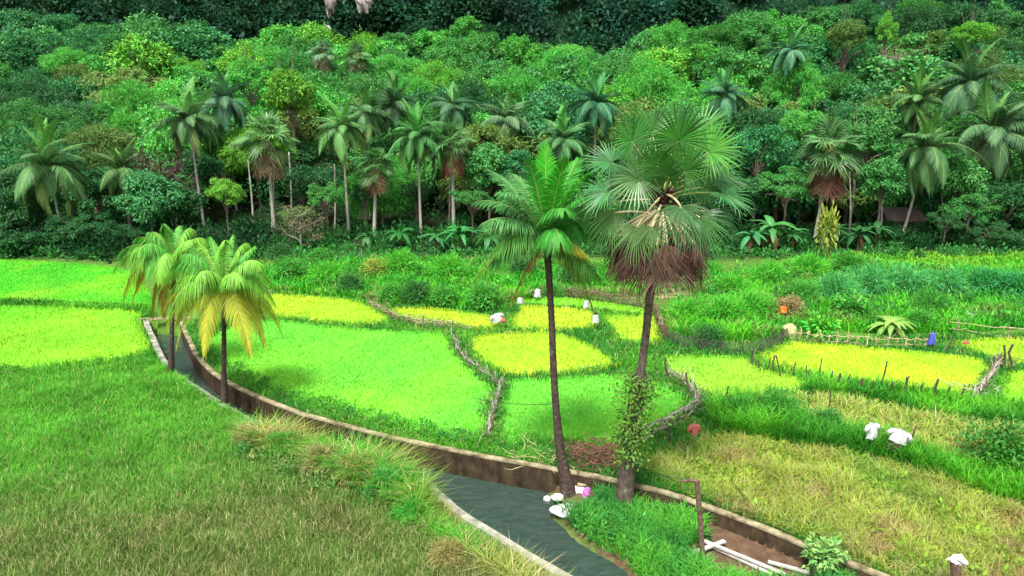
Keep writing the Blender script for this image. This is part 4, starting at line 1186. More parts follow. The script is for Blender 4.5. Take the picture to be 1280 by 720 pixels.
for (px, py, s, kind, col, lab, *hs) in [
    (606, 388, 1.5, SH, MG, 'round deep green bush at the yellow paddy corner'), (886, 436, 1.0, SH, DK, 'dark round bush inside the net fence', 1.1),
    (555, 384, 1.2, SH, MG, 'low bush behind the split bamboo fence'), (520, 380, 1.3, SH, DK, 'dark low bush behind the bamboo fence start'), (490, 378, 1.1, SH, MG, 'small bush above the bamboo fence corner'),
    (440, 368, 1.2, SH, DK, 'dark bush by the yellow paddy top edge'), (410, 358, 1.5, SHG, BG, 'bright weedy bush above the yellow paddy'), (365, 352, 1.5, SH, MG, 'bush beyond the yellowing palms'), (350, 330, 1.4, SH, DK, 'dark bush at the dead brown bush foot'),
    (400, 334, 1.3, SH, MG, 'green bush beside the dead brown bush'), (500, 345, 1.6, SHG, BG, 'bright fern like bush near white twigs'), (560, 352, 1.6, SHG, BG, 'bright spiky bush before the dark forest'), (470, 348, 1.3, SH, (.3, .38, .06), 'yellowish bush at the white twig foot'),
    (1024, 422, .9, SHB, BG, 'bright big leaved plant at the picket fence'), (985, 400, 1.2, SH, (.32, .24, .1), 'brown dry weeds beside the orange cloth'), (1000, 385, 1.4, SHG, MG, 'spiky reed clump above the straw mound'), (1045, 380, 1.6, SHG, TE, 'teal reed clump in the scrub centre'), (1085, 372, 1.7, SHG, TE, 'teal tall reed clump behind the feathery yellow plant'),
    (1130, 372, 1.7, SHG, TE, 'teal reed clump nearer the hut side'), (1180, 372, 1.6, SHG, TE, 'teal reed clump above the branch pile'), (1230, 370, 1.6, SHG, (.05, .34, .08), 'green reed clump above the rail fence'), (1270, 375, 1.6, SHG, (.05, .34, .08), 'reed clump past the rail fence post'),
    (1160, 395, 1.3, SHG, MG, 'green reed tuft beside the branch pile'), (1060, 400, 1.1, SHB, MG, 'broad leaved weed behind the pickets'), (1150, 412, 1., SH, MG, 'low bush behind the blue scarecrow'), (960, 360, 1.5, SHG, BG, 'bright grass clump below the banana clump'), (1010, 350, 1.6, SHG, BG, 'bright grass clump under the yellow croton'), (1060, 348, 1.6, SHG, MG, 'reed clump before the hut path'),
    (915, 372, 1.3, SHG, BG, 'bright clump above the straw litter'), (865, 405, 1.3, SHG, BG, 'bright grass clump beside the tall lontar trunk'), (905, 405, 1.4, SHG, BG, 'bright grass clump behind the dark round bush'), (940, 398, 1.4, SHG, BG, 'bright grass clump midway to the orange cloth'),
    (1250, 590, 1.5, SH, (.06, .22, .03), 'dark weedy bush on the bank beyond the white shirts'), (970, 528, 1.1, SHG, MG, 'dark reed tuft on the bank above the meadow'), (1030, 545, .9, SH, (.04, .2, .03), 'dark low weed near the white shirts'), (925, 528, .9, SHG, MG, 'reed tuft by the leaning stake'),
    (1275, 600, 1.2, SH, BG, 'bright bush at the end of the bank'), (1030, 706, .55, SHB, (.2, .4, .1), 'small leafy sapling at the canal wall foot'),
    (690, 372, .9, SH, MG, 'low bush by the white cloth strip'), (640, 392, .6, SHG, MG, 'thin weed at the red and white scarecrow'), (720, 356, 1.5, SH, DK, 'dark bush between the two canal palms'), (770, 350, 1.3, SHG, BG, 'bright clump left of the dead leaf skirt'.replace('left of', 'beneath')), (650, 345, 1.3, SH, DK, 'dark bush behind the drooping frond'),
    (1105, 318, 1.7, SH, (.03, .12, .035), 'dark bush hiding the hut corner', .9, 77), (1140, 318, 1.6, SH, (.03, .12, .035), 'dark bush in front of the hut wall', .9, 77),
    (335, 560, .0, SH, DK, ''),
]:
    if s > 0: shrub(px, py, s, kind, col, lab, hs=hs[0] if hs else 1., Y=hs[1] if len(hs) > 1 else None)
for k, (px, py, s, kind, col) in enumerate([(312, 556, .8, SHG, (.36, .34, .12)), (352, 572, .95, SHG, (.12, .4, .05)), (402, 592, 1.05, SHG, (.36, .34, .12)), (446, 606, 1.1, SHG, (.3, .36, .09)), (486, 620, 1., SHG, (.1, .46, .07)), (512, 650, .7, SHG, (.1, .5, .05)), (560, 705, .7, SHG, (.4, .36, .12))]):
    lab = ['straw coloured grass tussock by the thin kerb bend', 'green grass tussock second from the kerb bend', 'straw grass tussock hiding the water', 'yellow green tussock hanging over the water', 'vivid green tussock beside the bare kerb end', 'bright green tussock along the curved kerb', 'dry straw tussock along the lower kerb'][k]
    shrub(px, py, s * .8, kind, np.array(col) * .8, lab, name='grass_tussock')

# dense undergrowth in the forest shade: uncountable ferns and seedlings
def undergrowth():
    g = np.random.default_rng(5)
    mb = MB()
    n = 900
    X = g.uniform(-64, 64, n); Y = 67.5 + g.random(n) ** 1.5 * 22
    for x, y in zip(X, Y):
        m = 46
        r = g.uniform(.6, 1.5); d = nrm(g.normal(0, 1, (m, 3)) + np.array([0, 0, .7]))
        p = np.array([x, y, float(hz(x, y))]) + d * g.uniform(.3, 1, (m, 1)) * np.array([r, r, r * .9]); p[:, 2] = np.maximum(p[:, 2], float(hz(x, y)) + .05)
        A = nrm(d + g.normal(0, .6, d.shape)); Nn = nrm(np.array([0, 0, 1.]) + g.normal(0, .4, d.shape)); S = nrm(np.cross(A, Nn))
        l = g.uniform(.25, .6, (m, 1)); w = l * g.uniform(.25, .55)
        V = np.stack([p, p + A * l * .45 + S * w * .5, p + A * l, p + A * l * .45 - S * w * .5], 1).reshape(-1, 3)
        c = mixc((.03, .12, .035), (.05, .24, .04), np.array([g.random()]))[0]  # forest floor shade put into dark leaf colour, less at the outer edge
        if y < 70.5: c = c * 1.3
        mb.add(V, np.arange(m)[:, None] * 4 + np.array([[0, 1, 2, 3]]), 0, c)
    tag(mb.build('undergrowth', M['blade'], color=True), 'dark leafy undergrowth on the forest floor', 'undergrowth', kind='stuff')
undergrowth()

def leafy_weeds(px, n, r0, r1, c1, c2, label, leaf=(.15, .35), m=60, seed=1, zf=None):
    g = np.random.default_rng(seed); poly = gp(px)
    a = np.array(poly); lo, hi = a.min(0), a.max(0)
    mb = MB(); done = 0
    while done < n:
        x, y = g.uniform(lo[0], hi[0]), g.uniform(lo[1], hi[1])
        if not inpoly(np.array([x]), np.array([y]), poly)[0]: continue
        if zf is None and not not_canal(np.array([x]), np.array([y]), .35)[0]: done += .2; continue
        if zf is not None and zf(np.array([x]), np.array([y]))[0] < -5: done += .2; continue
        done += 1
        r = g.uniform(r0, r1); d = nrm(g.normal(0, 1, (m, 3)) + np.array([0, 0, .6]))
        z = float(hz(x, y)) if zf is None else float(zf(np.array([x]), np.array([y]))[0])
        p = np.array([x, y, z]) + d * g.uniform(.3, 1, (m, 1)) * np.array([r, r, r * g.uniform(.7, 1.4)]); p[:, 2] = np.maximum(p[:, 2], z + .05)
        A = nrm(d + g.normal(0, .6, d.shape) + np.array([0, 0, .2])); Nn = nrm(np.array([0, 0, 1.]) + g.normal(0, .4, d.shape)); S = nrm(np.cross(A, Nn))
        l = g.uniform(*leaf, (m, 1)); w = l * g.uniform(.2, .5)
        V = np.stack([p, p + A * l * .45 + S * w * .5, p + A * l, p + A * l * .45 - S * w * .5], 1).reshape(-1, 3)
        mb.add(V, np.arange(m)[:, None] * 4 + np.array([[0, 1, 2, 3]]), 0, mixc(c1, c2, np.array([g.random()]))[0] * g.uniform(.8, 1.2))
    tag(mb.build('weeds', M['blade'], color=True), label, 'weeds', kind='stuff')
leafy_weeds([(850, 370), (930, 345), (1060, 332), (1300, 350), (1500, 355), (1500, 405), (1300, 408), (1190, 416), (1000, 410), (940, 395), (860, 395)], 420, .4, 1.2, (.07, .3, .04), (.14, .52, .06), 'mixed leafy weeds in the lush scrub below the hut', (.2, .5), 60, 2)
leafy_weeds([(310, 336), (440, 330), (560, 328), (640, 332), (640, 372), (600, 388), (470, 378), (340, 362)], 260, .4, 1.0, (.05, .26, .03), (.12, .5, .04), 'mixed leafy weeds between the paddies and the dark forest', (.2, .45), 60, 3)
leafy_weeds([(884, 520), (930, 512), (1040, 548), (1110, 566), (1300, 614), (1500, 655), (1500, 695), (1200, 605), (1010, 562), (900, 545)], 110, .3, .7, (.04, .2, .03), (.1, .4, .03), 'leafy weeds tangled through the bank with white shirts', (.12, .3), 70, 4)
leafy_weeds([(300, 538), (345, 552), (420, 580), (490, 602), (510, 620), (500, 650), (440, 632), (360, 600), (300, 570)], 130, .35, .85, (.06, .28, .05), (.26, .34, .1), 'mixed weeds hanging over the canal bank', (.12, .28), 80, 5)
leafy_weeds([(240, 440), (290, 468), (360, 500), (430, 521), (500, 540), (600, 562), (600, 552), (500, 528), (430, 510), (360, 490), (290, 456), (255, 432)], 140, .2, .5, (.05, .24, .04), (.12, .42, .05), 'leafy weeds lining the outer side of the canal wall', (.1, .24), 60, 6)

leafy_weeds([(-220, 322), (0, 322), (140, 326), (330, 324), (330, 300), (140, 296), (-220, 292)], 150, 1.2, 2.8, (.01, .045, .016), (.024, .1, .026), 'wall of bushes at the forest edge beyond the lime paddy, shade in leaf colour', (.3, .6), 420, 7)  # shade under the trees painted as near-black leaf colours
leafy_weeds([(330, 316), (640, 314), (900, 316), (1090, 312), (1090, 296), (640, 292), (330, 294)], 110, .8, 1.9, (.012, .06, .018), (.045, .22, .04), 'green understory bushes beneath the row of forest palms', (.28, .55), 330, 8)  # shadow between the palm trunks put into the darker leaf tone
leafy_weeds([(1090, 314), (1300, 316), (1500, 316), (1500, 296), (1090, 296)], 60, .8, 2.0, (.01, .05, .016), (.03, .14, .035), 'dark understory bushes around the hut', (.28, .55), 330, 9)  # understory shade put into the dark leaf colours
leafy_weeds([(820, 590), (880, 556), (960, 560), (1130, 594), (1300, 650), (1450, 700), (1450, 790), (1130, 724), (1020, 680), (950, 652), (860, 618)], 330, .18, .42, (.3, .42, .05), (.2, .4, .04), 'low weeds sprinkled over the dry meadow', (.12, .3), 26, 10)

leafy_weeds([(690, 612), (692, 640), (735, 672), (800, 722), (850, 770), (1200, 770), (1110, 726), (950, 660), (850, 623), (775, 603)], 150, .2, .48, (.04, .2, .045), (.12, .42, .07), 'leafy weeds mixed into the long grass on the mud bank', (.1, .24), 60, 12, isl_z)
leafy_weeds([(838, 372), (930, 345), (1060, 334), (1300, 348), (1500, 352), (1500, 405), (1300, 406), (1190, 414), (1000, 408), (940, 395), (860, 400)], 130, .6, 1.4, (.03, .14, .035), (.08, .34, .06), 'dark shrubby weeds scattered through the scrub below the hut', (.2, .45), 120, 22)
leafy_weeds([(860, 345), (930, 340), (1060, 336), (1150, 350), (1180, 400), (1000, 405), (940, 385), (860, 375)], 46, .4, .9, (.2, .13, .06), (.32, .26, .12), 'dry brown undergrowth patches in the scrub', (.15, .4), 80, 23)
leafy_weeds([(300, 328), (440, 326), (640, 328), (900, 330), (900, 345), (640, 352), (440, 348), (320, 345)], 110, .5, 1.2, (.03, .15, .03), (.07, .3, .05), 'shrubby weeds along the sunny side of the forest edge', (.2, .45), 110, 24)
def slope_filler():
    g = np.random.default_rng(15); mb = MB()
    for k in range(620):
        y = g.uniform(83, 156); x = g.uniform(-.76 * y - 8, .76 * y + 8)
        r = g.uniform(1.4, 3.2); m = 190
        d = nrm(g.normal(0, 1, (m, 3)) + np.array([0, -.1, .6])); z = float(hz(x, y)) + g.uniform(.5, 4.5)
        p = np.array([x, y, z]) + d * r * g.uniform(.5, 1.15, (m, 1)) * np.array([1, 1, .8])
        A = nrm(d * .6 + g.normal(0, .6, d.shape) + np.array([0, 0, -.2])); Nn = nrm(np.array([0, 0, .7]) + d * .7 + g.normal(0, .25, d.shape)); S = nrm(np.cross(A, Nn))
        l = g.uniform(.28, .6, (m, 1)); w = l * g.uniform(.3, .55)
        V = np.stack([p, p + A * l * .45 + S * w * .5, p + A * l, p + A * l * .45 - S * w * .5], 1).reshape(-1, 3)
        mb.add(V, np.arange(m)[:, None] * 4 + np.array([[0, 1, 2, 3]]), 0, mixc((.018, .085, .025), (.05, .23, .04), np.array([g.random()]))[0] * np.array([g.uniform(.8, 1.3), 1, 1]))  # dark leaf colour paints the shaded gaps between crowns
    tag(mb.build('undergrowth', M['blade'], color=True), 'leafy filler between the slope trees, gap shade put into its dark colour', 'undergrowth', kind='stuff')
slope_filler()

# banana plants
def banana_leaf(mb, az, el, L, W):
    t = np.linspace(0, 1, 9)
    p = bez(np.zeros(3), dirv(az, el) * L * .55, dirv(az, el - 1.0) * L, t)
    side = np.array([-math.sin(az), math.cos(az), 0])
    w = W * np.sin(np.pi * np.clip(t * .93 + .07, 0, 1)) ** .7 * .5
    w = w * RNG.uniform(.75, 1.1, 9)
    V = np.stack([p - side * w[:, None] - np.array([0, 0, 1]) * (w * .35)[:, None], p, p + side * w[:, None] - np.array([0, 0, 1]) * (w * .35)[:, None]], 1).reshape(-1, 3)
    k = np.arange(8)[:, None] * 3
    mb.add(V, [np.concatenate([k + np.array([[0, 1, 4, 3]]), k + np.array([[1, 2, 5, 4]])])])
BAN = []
for k in range(6):
    mb = MB(); banana_leaf(mb, 0, rad([75, 60, 45, 30, 55, 20][k]), 1.9, .55); BAN.append(mb.mesh('leaf', M['gloss']))
def banana(px, py, s, label, Y=None, col=(.07, .32, .1), dead=2, n=11, h=1.6):
    p = G(px, py) if Y is None else np.array([AT(px, py, Y)[0], Y, 0]); z = gz(p[0], p[1])
    root = empty('banana_plant', (p[0], p[1], z), label, 'banana plant', 'banana plants at the forest edge')
    mb = MB(); tube(mb, [(0, 0, -.1), (.05, 0, h * .5 * s), (0, .05, h * s)], [.14 * s, .12 * s, .07 * s], 8)
    set_col(mb.build('stem', M['leaf'], root), (.1, .11, .04))
    a0 = random.uniform(0, 6)
    for k in range(n):
        o = link('leaf', random.choice(BAN), root); o.location = (0, 0, h * s * random.uniform(.9, 1)); o.rotation_euler = (0, 0, a0 + 2.4 * k); o.scale = (s * random.uniform(.8, 1.1),) * 3
        v = random.uniform(.8, 1.3); o.color = (col[0] * v, col[1] * v, col[2] * v, 1)
    for k in range(dead):
        o = link('dead_leaf', BAN[5], root); o.location = (0, 0, h * s * .85); o.rotation_euler = (0, rad(40), a0 + 2 * k); o.scale = (s * .8,) * 3; o.color = (.24, .13, .06, 1)
for a in [(938, 318, 1.3, 'banana plant with orange dead leaf beside the lontar skirt', 70, (.07, .34, .13), 4), (962, 312, 1.7, 'tallest banana plant at the forest edge with brown stem', 71, (.08, .34, .1), 3), (985, 318, 1.2, 'banana plant between the tallest banana and croton', 71.5, (.07, .28, .09), 1),
          (1072, 312, 1.2, 'banana plant beside the hut in shade', 72.5, (.05, .2, .07), 1), (1092, 315, 1.3, 'arching banana plant touching the hut', 73, (.05, .2, .07), 1), (575, 312, 1.4, 'broad leaved banana plant at the dark forest edge', 70.5, (.06, .34, .1), 0), (545, 318, 1.1, 'low banana plant with pale leaves under the reddest lontar', 70, (.06, .3, .1), 0), (612, 315, 1.1, 'banana plant behind the young coconut frond', 71, (.06, .28, .1), 0),
          (500, 315, 1.3, 'dark broad plant under the white palm trunk', 71, (.04, .24, .06), 0), (460, 312, 1.0, 'low broad plant beside the white twigs', 72, (.04, .2, .05), 0), (1040, 312, 1.1, 'dark banana plant behind the croton', 74, (.04, .17, .06), 0), (765, 300, 1.2, 'banana plant between the canal palm crowns', 73, (.05, .22, .08), 1), (1030, 310, 1.0, 'short banana plant behind the red skirted lontar foot', 76, (.04, .18, .06), 0)]:
    px, py, s, lab, Y, col, dead = a
    col = tuple(c * .6 for c in col); s *= .9
    banana(px, py, s, lab, Y, col, dead)
# croton / yellow column
shrub(1030, 330, .9, SHB, (.26, .34, .05), 'yellow leaved croton column at the forest edge', name='croton', hs=3.3, Y=69.5)
shrub(1113, 418, .0001, SHB, LG, 'x', name='tmp') if False else None
def fern_plant(px, py, label, col, s=1., n=14):
    p = G(px, py)
    root = empty('feathery_plant', (p[0], p[1], 0), label, 'plant')
    mb = MB(); tube(mb, [(0, 0, -.1), (0, 0, .45 * s)], [.08, .06], 6); mb.build('stem', M['bark'], root)
    for k in range(n):
        a = 2.4 * k; el = rad(random.choice([60, 40, 20])); L = 1.3 * s
        mb = MB(); frond_parts(mb, (0, 0, .45 * s), np.array([0, 0, .45 * s]) + dirv(a, el) * L * .6, np.array([0, 0, .4 * s]) + dirv(a, el - .8) * L, 26, .3 * s, .05, .3, rr=.015)
        set_col(mb.build('frond', [M['frond'], M['rachis']], root), np.array(col) * random.uniform(.85, 1.2))
fern_plant(1112, 418, 'pale yellow green feathery plant behind the pickets', (.26, .46, .09), 1.15, 24)

# ------------------------------------------------------------------ climbing vine on the lontar
def vine():
    base = G(780, 634, -.55); Y = base[1]
    root = empty('climbing_vine', AT(792, 560, Y), 'leafy green vine wrapped around the lontar trunk', 'vine')
    n = 2300
    t = RNG.random(n)
    pts = np.array([AT(a, b, Y) for a, b in [(786, 572), (791, 530), (797, 495), (801, 468)]])
    P = np.stack([np.interp(t, np.linspace(0, 1, 4), pts[:, i]) for i in range(3)], 1)
    th = RNG.uniform(0, 2 * np.pi, n); r = .26 + np.abs(RNG.normal(0, .34, n)) * np.interp(t, [0, .3, .75, 1], [.45, .8, 1.25, .8])
    r = r * (.45 + 1.1 * vnoise(th * 2, t * 9, 1.3, 5)); d = np.c_[np.cos(th), np.sin(th), RNG.normal(0, .2, n)]
    P = P + d * r[:, None] - np.array(root.location)
    mb = MB(); leaf_cloud(mb, P, d + RNG.normal(0, .6, d.shape), nrm(d + np.array([0, 0, .8])), RNG.uniform(.09, .18, n), RNG.uniform(.06, .11, n))
    set_col(mb.build('foliage', M['leaf'], root), (.11, .24, .03))
    mb = MB()
    for k in range(7):
        a = k * .9; tt = np.linspace(0, 1, 14)
        c = np.stack([np.interp(tt, np.linspace(0, 1, 4), pts[:, i]) for i in range(3)], 1) - np.array(root.location)
        tube(mb, c + np.c_[np.cos(a + tt * 5), np.sin(a + tt * 5), tt * 0] * .28, .03, 5)
    mb.build('stems', M['bark'], root)
vine()

# ------------------------------------------------------------------ fences, stakes, sticks
def stick(mb, a, b, r0, r1, mat=0, bend=.06, seg=6):
    a = np.asarray(a, float); b = np.asarray(b, float)
    l = np.linalg.norm(b - a)
    m1 = a + (b - a) * .35 + RNG.normal(0, bend * l, 3) * np.array([1, 1, .6]); m2 = a + (b - a) * .7 + RNG.normal(0, bend * l, 3) * np.array([1, 1, .6])
    tube(mb, [a, m1, m2, b], [r0, r0 * .7 + r1 * .3, r0 * .35 + r1 * .65, r1], seg)

def along(line, step):
    L = np.array(line); d = np.concatenate([[0], np.cumsum(np.hypot(*np.diff(L, axis=0).T))]); t = np.arange(0, d[-1], step)
    return np.c_[np.interp(t, d, L[:, 0]), np.interp(t, d, L[:, 1])]

def brush_fence(px, label, h=.8, posts=1.4, rails=2, twigs=25, matp='stick', matr='bamboo', tw=(.28, .22, .15), name='stick_fence', twr=.015, rr=.024, lay=1., vert=0.):
    line = [tuple(p) for p in gp(px)]
    c = np.array(line).mean(0)
    root = empty(name, (c[0], c[1], 0), label, 'fence')
    o3 = np.array([c[0], c[1], 0])
    P = along(line, posts)
    for p in P:
        mb = MB(); b = np.array([p[0], p[1], -.15]) - o3
        hh = h * random.uniform(.85, 1.35)
        stick(mb, b, b + np.array([random.uniform(-.12, .12), random.uniform(-.12, .12), hh + .15]), .045, .03)
        mb.build('post', M[matp], root)
    for r in range(rails):
        z = h * (.3 + .55 * r / max(1, rails - 1)) if rails > 1 else h * .6
        for i in range(0, len(P) - 1):
            a = np.array([*P[i], z + random.uniform(-.1, .1)]) - o3; b = np.array([*P[i + 1], z + random.uniform(-.1, .1)]) - o3
            e = (b - a) * .18
            mb = MB(); stick(mb, a - e, b + e, rr, rr * .8, bend=.03); mb.build('rail', M[matr], root)
    if twigs:
        Q = along(line, 1 / twigs)
        mb = MB()
        T = np.gradient(Q, axis=0); T = T / np.maximum(np.linalg.norm(T, axis=1, keepdims=True), 1e-6)
        for q, t in zip(Q, T):
            z = random.uniform(0, h * .85)
            l = random.uniform(.4, 1.1)
            if random.random() < vert:
                d = np.array([random.uniform(-.25, .25), random.uniform(-.25, .25), 1.]) * h; z = 0
                a = np.array([q[0], q[1], -.05]) - o3; b = a + d * random.uniform(.7, 1.2)
            else:
                d = np.array([t[0] * lay, t[1] * lay, random.uniform(-.25, .45)]) + RNG.normal(0, .25, 3)
                a = np.array([q[0] + random.gauss(0, .08), q[1] + random.gauss(0, .08), z]) - o3; b = a + d * l
                b[2] = max(b[2], .03)
            stick(mb, a, b, twr, twr * .5, bend=.08, seg=4)
        o = set_col(mb.build('brushwood', M['brush'], root), tw); o['kind'] = 'stuff'
    LINES.append(line)
    return root
LINES = []
brush_fence([(462, 384), (478, 392), (492, 402), (520, 407), (555, 411), (582, 416)], 'split bamboo fence of grey brown rails below the narrow yellow paddy', h=.6, posts=1.1, rails=3, twigs=16, tw=(.26, .2, .14), vert=.25)
brush_fence([(566, 424), (572, 442), (584, 458), (604, 470), (624, 486)], 'gnarled grey branch fence between green and yellow paddies', h=.6, posts=.9, rails=1, twigs=9, tw=(.26, .22, .17), matr='pale_stick', matp='pale_stick', vert=.35)
brush_fence([(626, 488), (622, 505), (614, 530), (610, 552)], 'bleached brush fence running down to the canal wall', h=.8, posts=1.1, rails=1, twigs=12, tw=(.3, .26, .19), matr='pale_stick', matp='pale_stick', vert=.6)
brush_fence([(660, 374), (700, 370), (745, 376), (790, 384), (818, 392), (824, 410), (832, 426)], 'low brown brush fence behind the two canal palms', h=.85, posts=1.3, rails=3, twigs=22, tw=(.17, .1, .06), vert=.35, matr='stick')
brush_fence([(986, 426), (1030, 431), (1080, 434), (1130, 436), (1172, 437)], 'pale picket fence along the top of the chartreuse paddy', h=.7, posts=.55, rails=2, twigs=4, matp='bamboo', tw=(.4, .34, .2), vert=.6)
brush_fence([(806, 552), (830, 541), (856, 528), (874, 512)], 'bleached pole fence slanting beside the vine covered trunk', h=.75, posts=1.0, rails=2, twigs=9, matr='pale_stick', tw=(.28, .25, .18), rr=.05)
brush_fence([(874, 510), (866, 495), (852, 482), (838, 472)], 'short driftwood fence bend with dark stakes', h=.7, posts=.9, rails=1, twigs=14, matr='stick', tw=(.4, .36, .28), vert=.4)
brush_fence([(1216, 502), (1226, 492), (1236, 478), (1246, 462), (1250, 452)], 'heaped bleached driftwood fence between the chartreuse and lime paddies', h=.7, posts=1.6, rails=1, twigs=7, matr='pale_stick', matp='stick', tw=(.3, .26, .2), twr=.03, rr=.05)
brush_fence([(1196, 418), (1240, 424), (1290, 428), (1400, 432)], 'rail fence of thin poles behind the far yellow paddy', h=.9, posts=2.6, rails=2, twigs=0, matp='stick', matr='bamboo')
brush_fence([(1244, 462), (1300, 466), (1400, 470)], 'dark wire fence between the far yellow and lime paddies', h=.8, posts=2.2, rails=2, twigs=0, matp='post', matr='wire', rr=.012)

def line_weeds():
    g = np.random.default_rng(44); mb = MB(); m = 44
    for line in LINES:
        for q in along(line, .28):
            x, y = q + g.normal(0, .28, 2); r = g.uniform(.15, .42); z = 0
            d = nrm(g.normal(0, 1, (m, 3)) + np.array([0, 0, .6])); p = np.array([x, y, z]) + d * g.uniform(.3, 1, (m, 1)) * r * np.array([1, 1, 1.2]); p[:, 2] = np.maximum(p[:, 2], .04)
            A = nrm(d + g.normal(0, .6, d.shape)); Nn = nrm(np.array([0, 0, 1.]) + g.normal(0, .4, d.shape)); S = nrm(np.cross(A, Nn))
            l = g.uniform(.12, .34, (m, 1)); w = l * g.uniform(.15, .4)
            V = np.stack([p, p + A * l * .45 + S * w * .5, p + A * l, p + A * l * .45 - S * w * .5], 1).reshape(-1, 3)
            mb.add(V, np.arange(m)[:, None] * 4 + np.array([[0, 1, 2, 3]]), 0, mixc((.05, .24, .035), (.26, .34, .1), np.array([g.random() ** 1.5]))[0])
    tag(mb.build('weeds', M['blade'], color=True), 'weeds grown up through the feet of the stick fences', 'weeds', kind='stuff')
line_weeds()
def net_fence(px, label, h=.9):
    line = [tuple(p) for p in smooth_line(gp(px), 4)]
    c = np.array(line).mean(0); o3 = np.array([c[0], c[1], 0])
    root = empty('net_fence', o3, label, 'fence')
    for p in along(line, 1.3):
        mb = MB(); b = np.array([p[0], p[1], -.1]) - o3
        stick(mb, b, b + np.array([random.uniform(-.08, .08), 0, h * 1.1 + .1]), .035, .025); mb.build('post', M['post'], root)
    Q = along(line, .11); mb = MB()
    for q in Q:
        b = np.array([q[0], q[1], 0]) - o3
        stick(mb, b, b + np.array([0, 0, h * .92]), .014, .014, bend=.01, seg=4)
    for z in np.linspace(.05, h * .9, 9):
        q3 = np.c_[Q, np.full(len(Q), z)] - o3
        tube(mb, q3, .013, 4)
    mb.build('netting', M['net'], root)
net_fence([(832, 426), (848, 434), (880, 441), (930, 445), (960, 438), (984, 425)], 'sagging dark net fence curving around the lush grass plot')

ST = [((990, 472), .6, .1, 'thin stake between the slanting stake and the lone tall one', .035), ((1006, 476), .55, 0, 'second thin stake before the lone tall one', .04), ((1036, 484), .6, .1, 'thin stake just past the lone tall one', .035), ((1062, 491), .7, -.1, 'thin stake between the two short stout stakes', .035), ((1087, 496), .6, .1, 'thin stake at the foot of the tallest stake', .035), ((1115, 498), .6, -.1, 'thin stake between the tallest and fork topped stakes', .04), ((1148, 502), .65, .1, 'thin stake past the fork topped stake', .04), ((1184, 505), .6, 0, 'thin stake after the thick weathered one', .04), ((939, 461), 0.75, 0, 'thick dark stake at the start of the stake row', .07), ((948, 464), .6, 0, 'thin stake second along the stake row', .035), ((956, 467), .6, .25, 'leaning thin stake third along the stake row', .035), ((965, 468), .75, .05, 'forked stake fourth along the stake row', .05),
      ((979, 476), 1.1, -.35, 'long slanting stake fifth along the stake row', .04), ((1024, 480), 1.1, 0, 'thin tall stake alone past the slanting stake', .035), ((1048, 489), .65, 0, 'short stout stake after the thin tall one', .07), ((1075, 495), .6, .05, 'short stout stake just before the tallest stake', .07),
      ((1099, 490), 1.35, .12, 'tallest leaning stake of the chartreuse paddy', .045), ((1130, 499), .85, 0, 'fork topped stake after the tallest stake', .07), ((1168, 503), .9, .02, 'thick weathered stake near the driftwood heap', .07), ((1200, 505), .5, .1, 'small stake beside the driftwood heap', .04),
      ((835, 477), 1.0, -.15, 'dark slanting stake by the driftwood fence bend', .06), ((862, 494), .9, -.2, 'dark stake leaning on the driftwood fence bend', .05), ((1250, 462), 1.1, 0, 'tall dark stake at the driftwood heap top', .07), ((1260, 461), 1.1, .02, 'dark stake next to the driftwood heap top', .07),
      ((904, 518), 1.1, .1, 'thin stake at the weedy bank start', .04), ((1008, 525), .9, 0, 'thin stem like stake in the pale yellow strip', .03), ((1034, 528), 1.2, 0, 'tall thin stake in the pale yellow strip', .03), ((896, 556), .0, 0, '', .03), ((1133, 572), 1.1, .15, 'stake beside the second white shirt', .04), ((1180, 445), .9, .3, 'slanting stake at the paddy corner by blue cloth', .05), ((836, 555), .8, 0, 'short stake near the red cloth', .04)]
for (p, h, ln, lab, r) in ST:
    if h <= 0: continue
    g = G(*p); h += .3; r *= 1.15
    mb = MB(); stick(mb, (0, 0, -.2), (ln * h, 0, h), r, r * .75, bend=.03)
    if 'fork' in lab: stick(mb, (0, 0, h * .7), (.14, .02, h * 1.05), r * .6, r * .4)
    o = mb.build('stake', M['post']); o.location = (g[0], g[1], 0)
    tag(o, lab, 'stake', 'stakes around the paddies')

# branch pile far right, dry branch heap near the wall
def stick_heap(px, py, n, r, h, matk, label, name='branch_pile', cat='branches', l=1.0, tr=.03):
    p = G(px, py); mb = MB()
    for k in range(n):
        a = random.uniform(0, 6.28); q = np.array([random.gauss(0, r * .5), random.gauss(0, r * .35), abs(random.gauss(0, h * .4))])
        d = np.array([math.cos(a), math.sin(a), random.uniform(-.3, .5)]) * l * random.uniform(.4, 1)
        b = q + d; b[2] = max(.02, b[2])
        stick(mb, q, b, tr, tr * .4, bend=.09, seg=5)
    o = mb.build(name, M[matk]); o.location = (p[0], p[1], gz(p[0], p[1]))
    return tag(o, label, cat)
stick_heap(1205, 408, 28, 1.3, .9, 'pale_stick', 'pale tangled branch pile behind the far yellow paddy')
stick_heap(1230, 494, 26, .9, .5, 'pale_stick', 'bleached driftwood sticks heaped at the fence end', name='driftwood_heap')
M['redbrown'] = noise_mat('redbrown_twigs', (.07, .03, .022), (.26, .13, .09), 5, bump=.2)
stick_heap(752, 578, 260, 1.3, .9, 'redbrown', 'red brown dry twig heap behind the wall between the canal palms', l=1.1, tr=.022)
stick_heap(676, 574, 50, .9, .5, 'straw', 'dry straw stalks leaning over the wall', l=1.0, tr=.018)
stick_heap(780, 366, 70, 2.2, .5, 'redbrown', 'reddish dry brush strewn behind the lontar', l=1.2, tr=.03)
stick_heap(850, 372, 60, 1.8, .4, 'straw', 'straw coloured cut stalks behind the lontar skirt', l=1.2, tr=.03)
stick_heap(905, 366, 60, 1.6, .4, 'straw', 'pale dry stalk litter at the lush plot top', l=1.1, tr=.03)

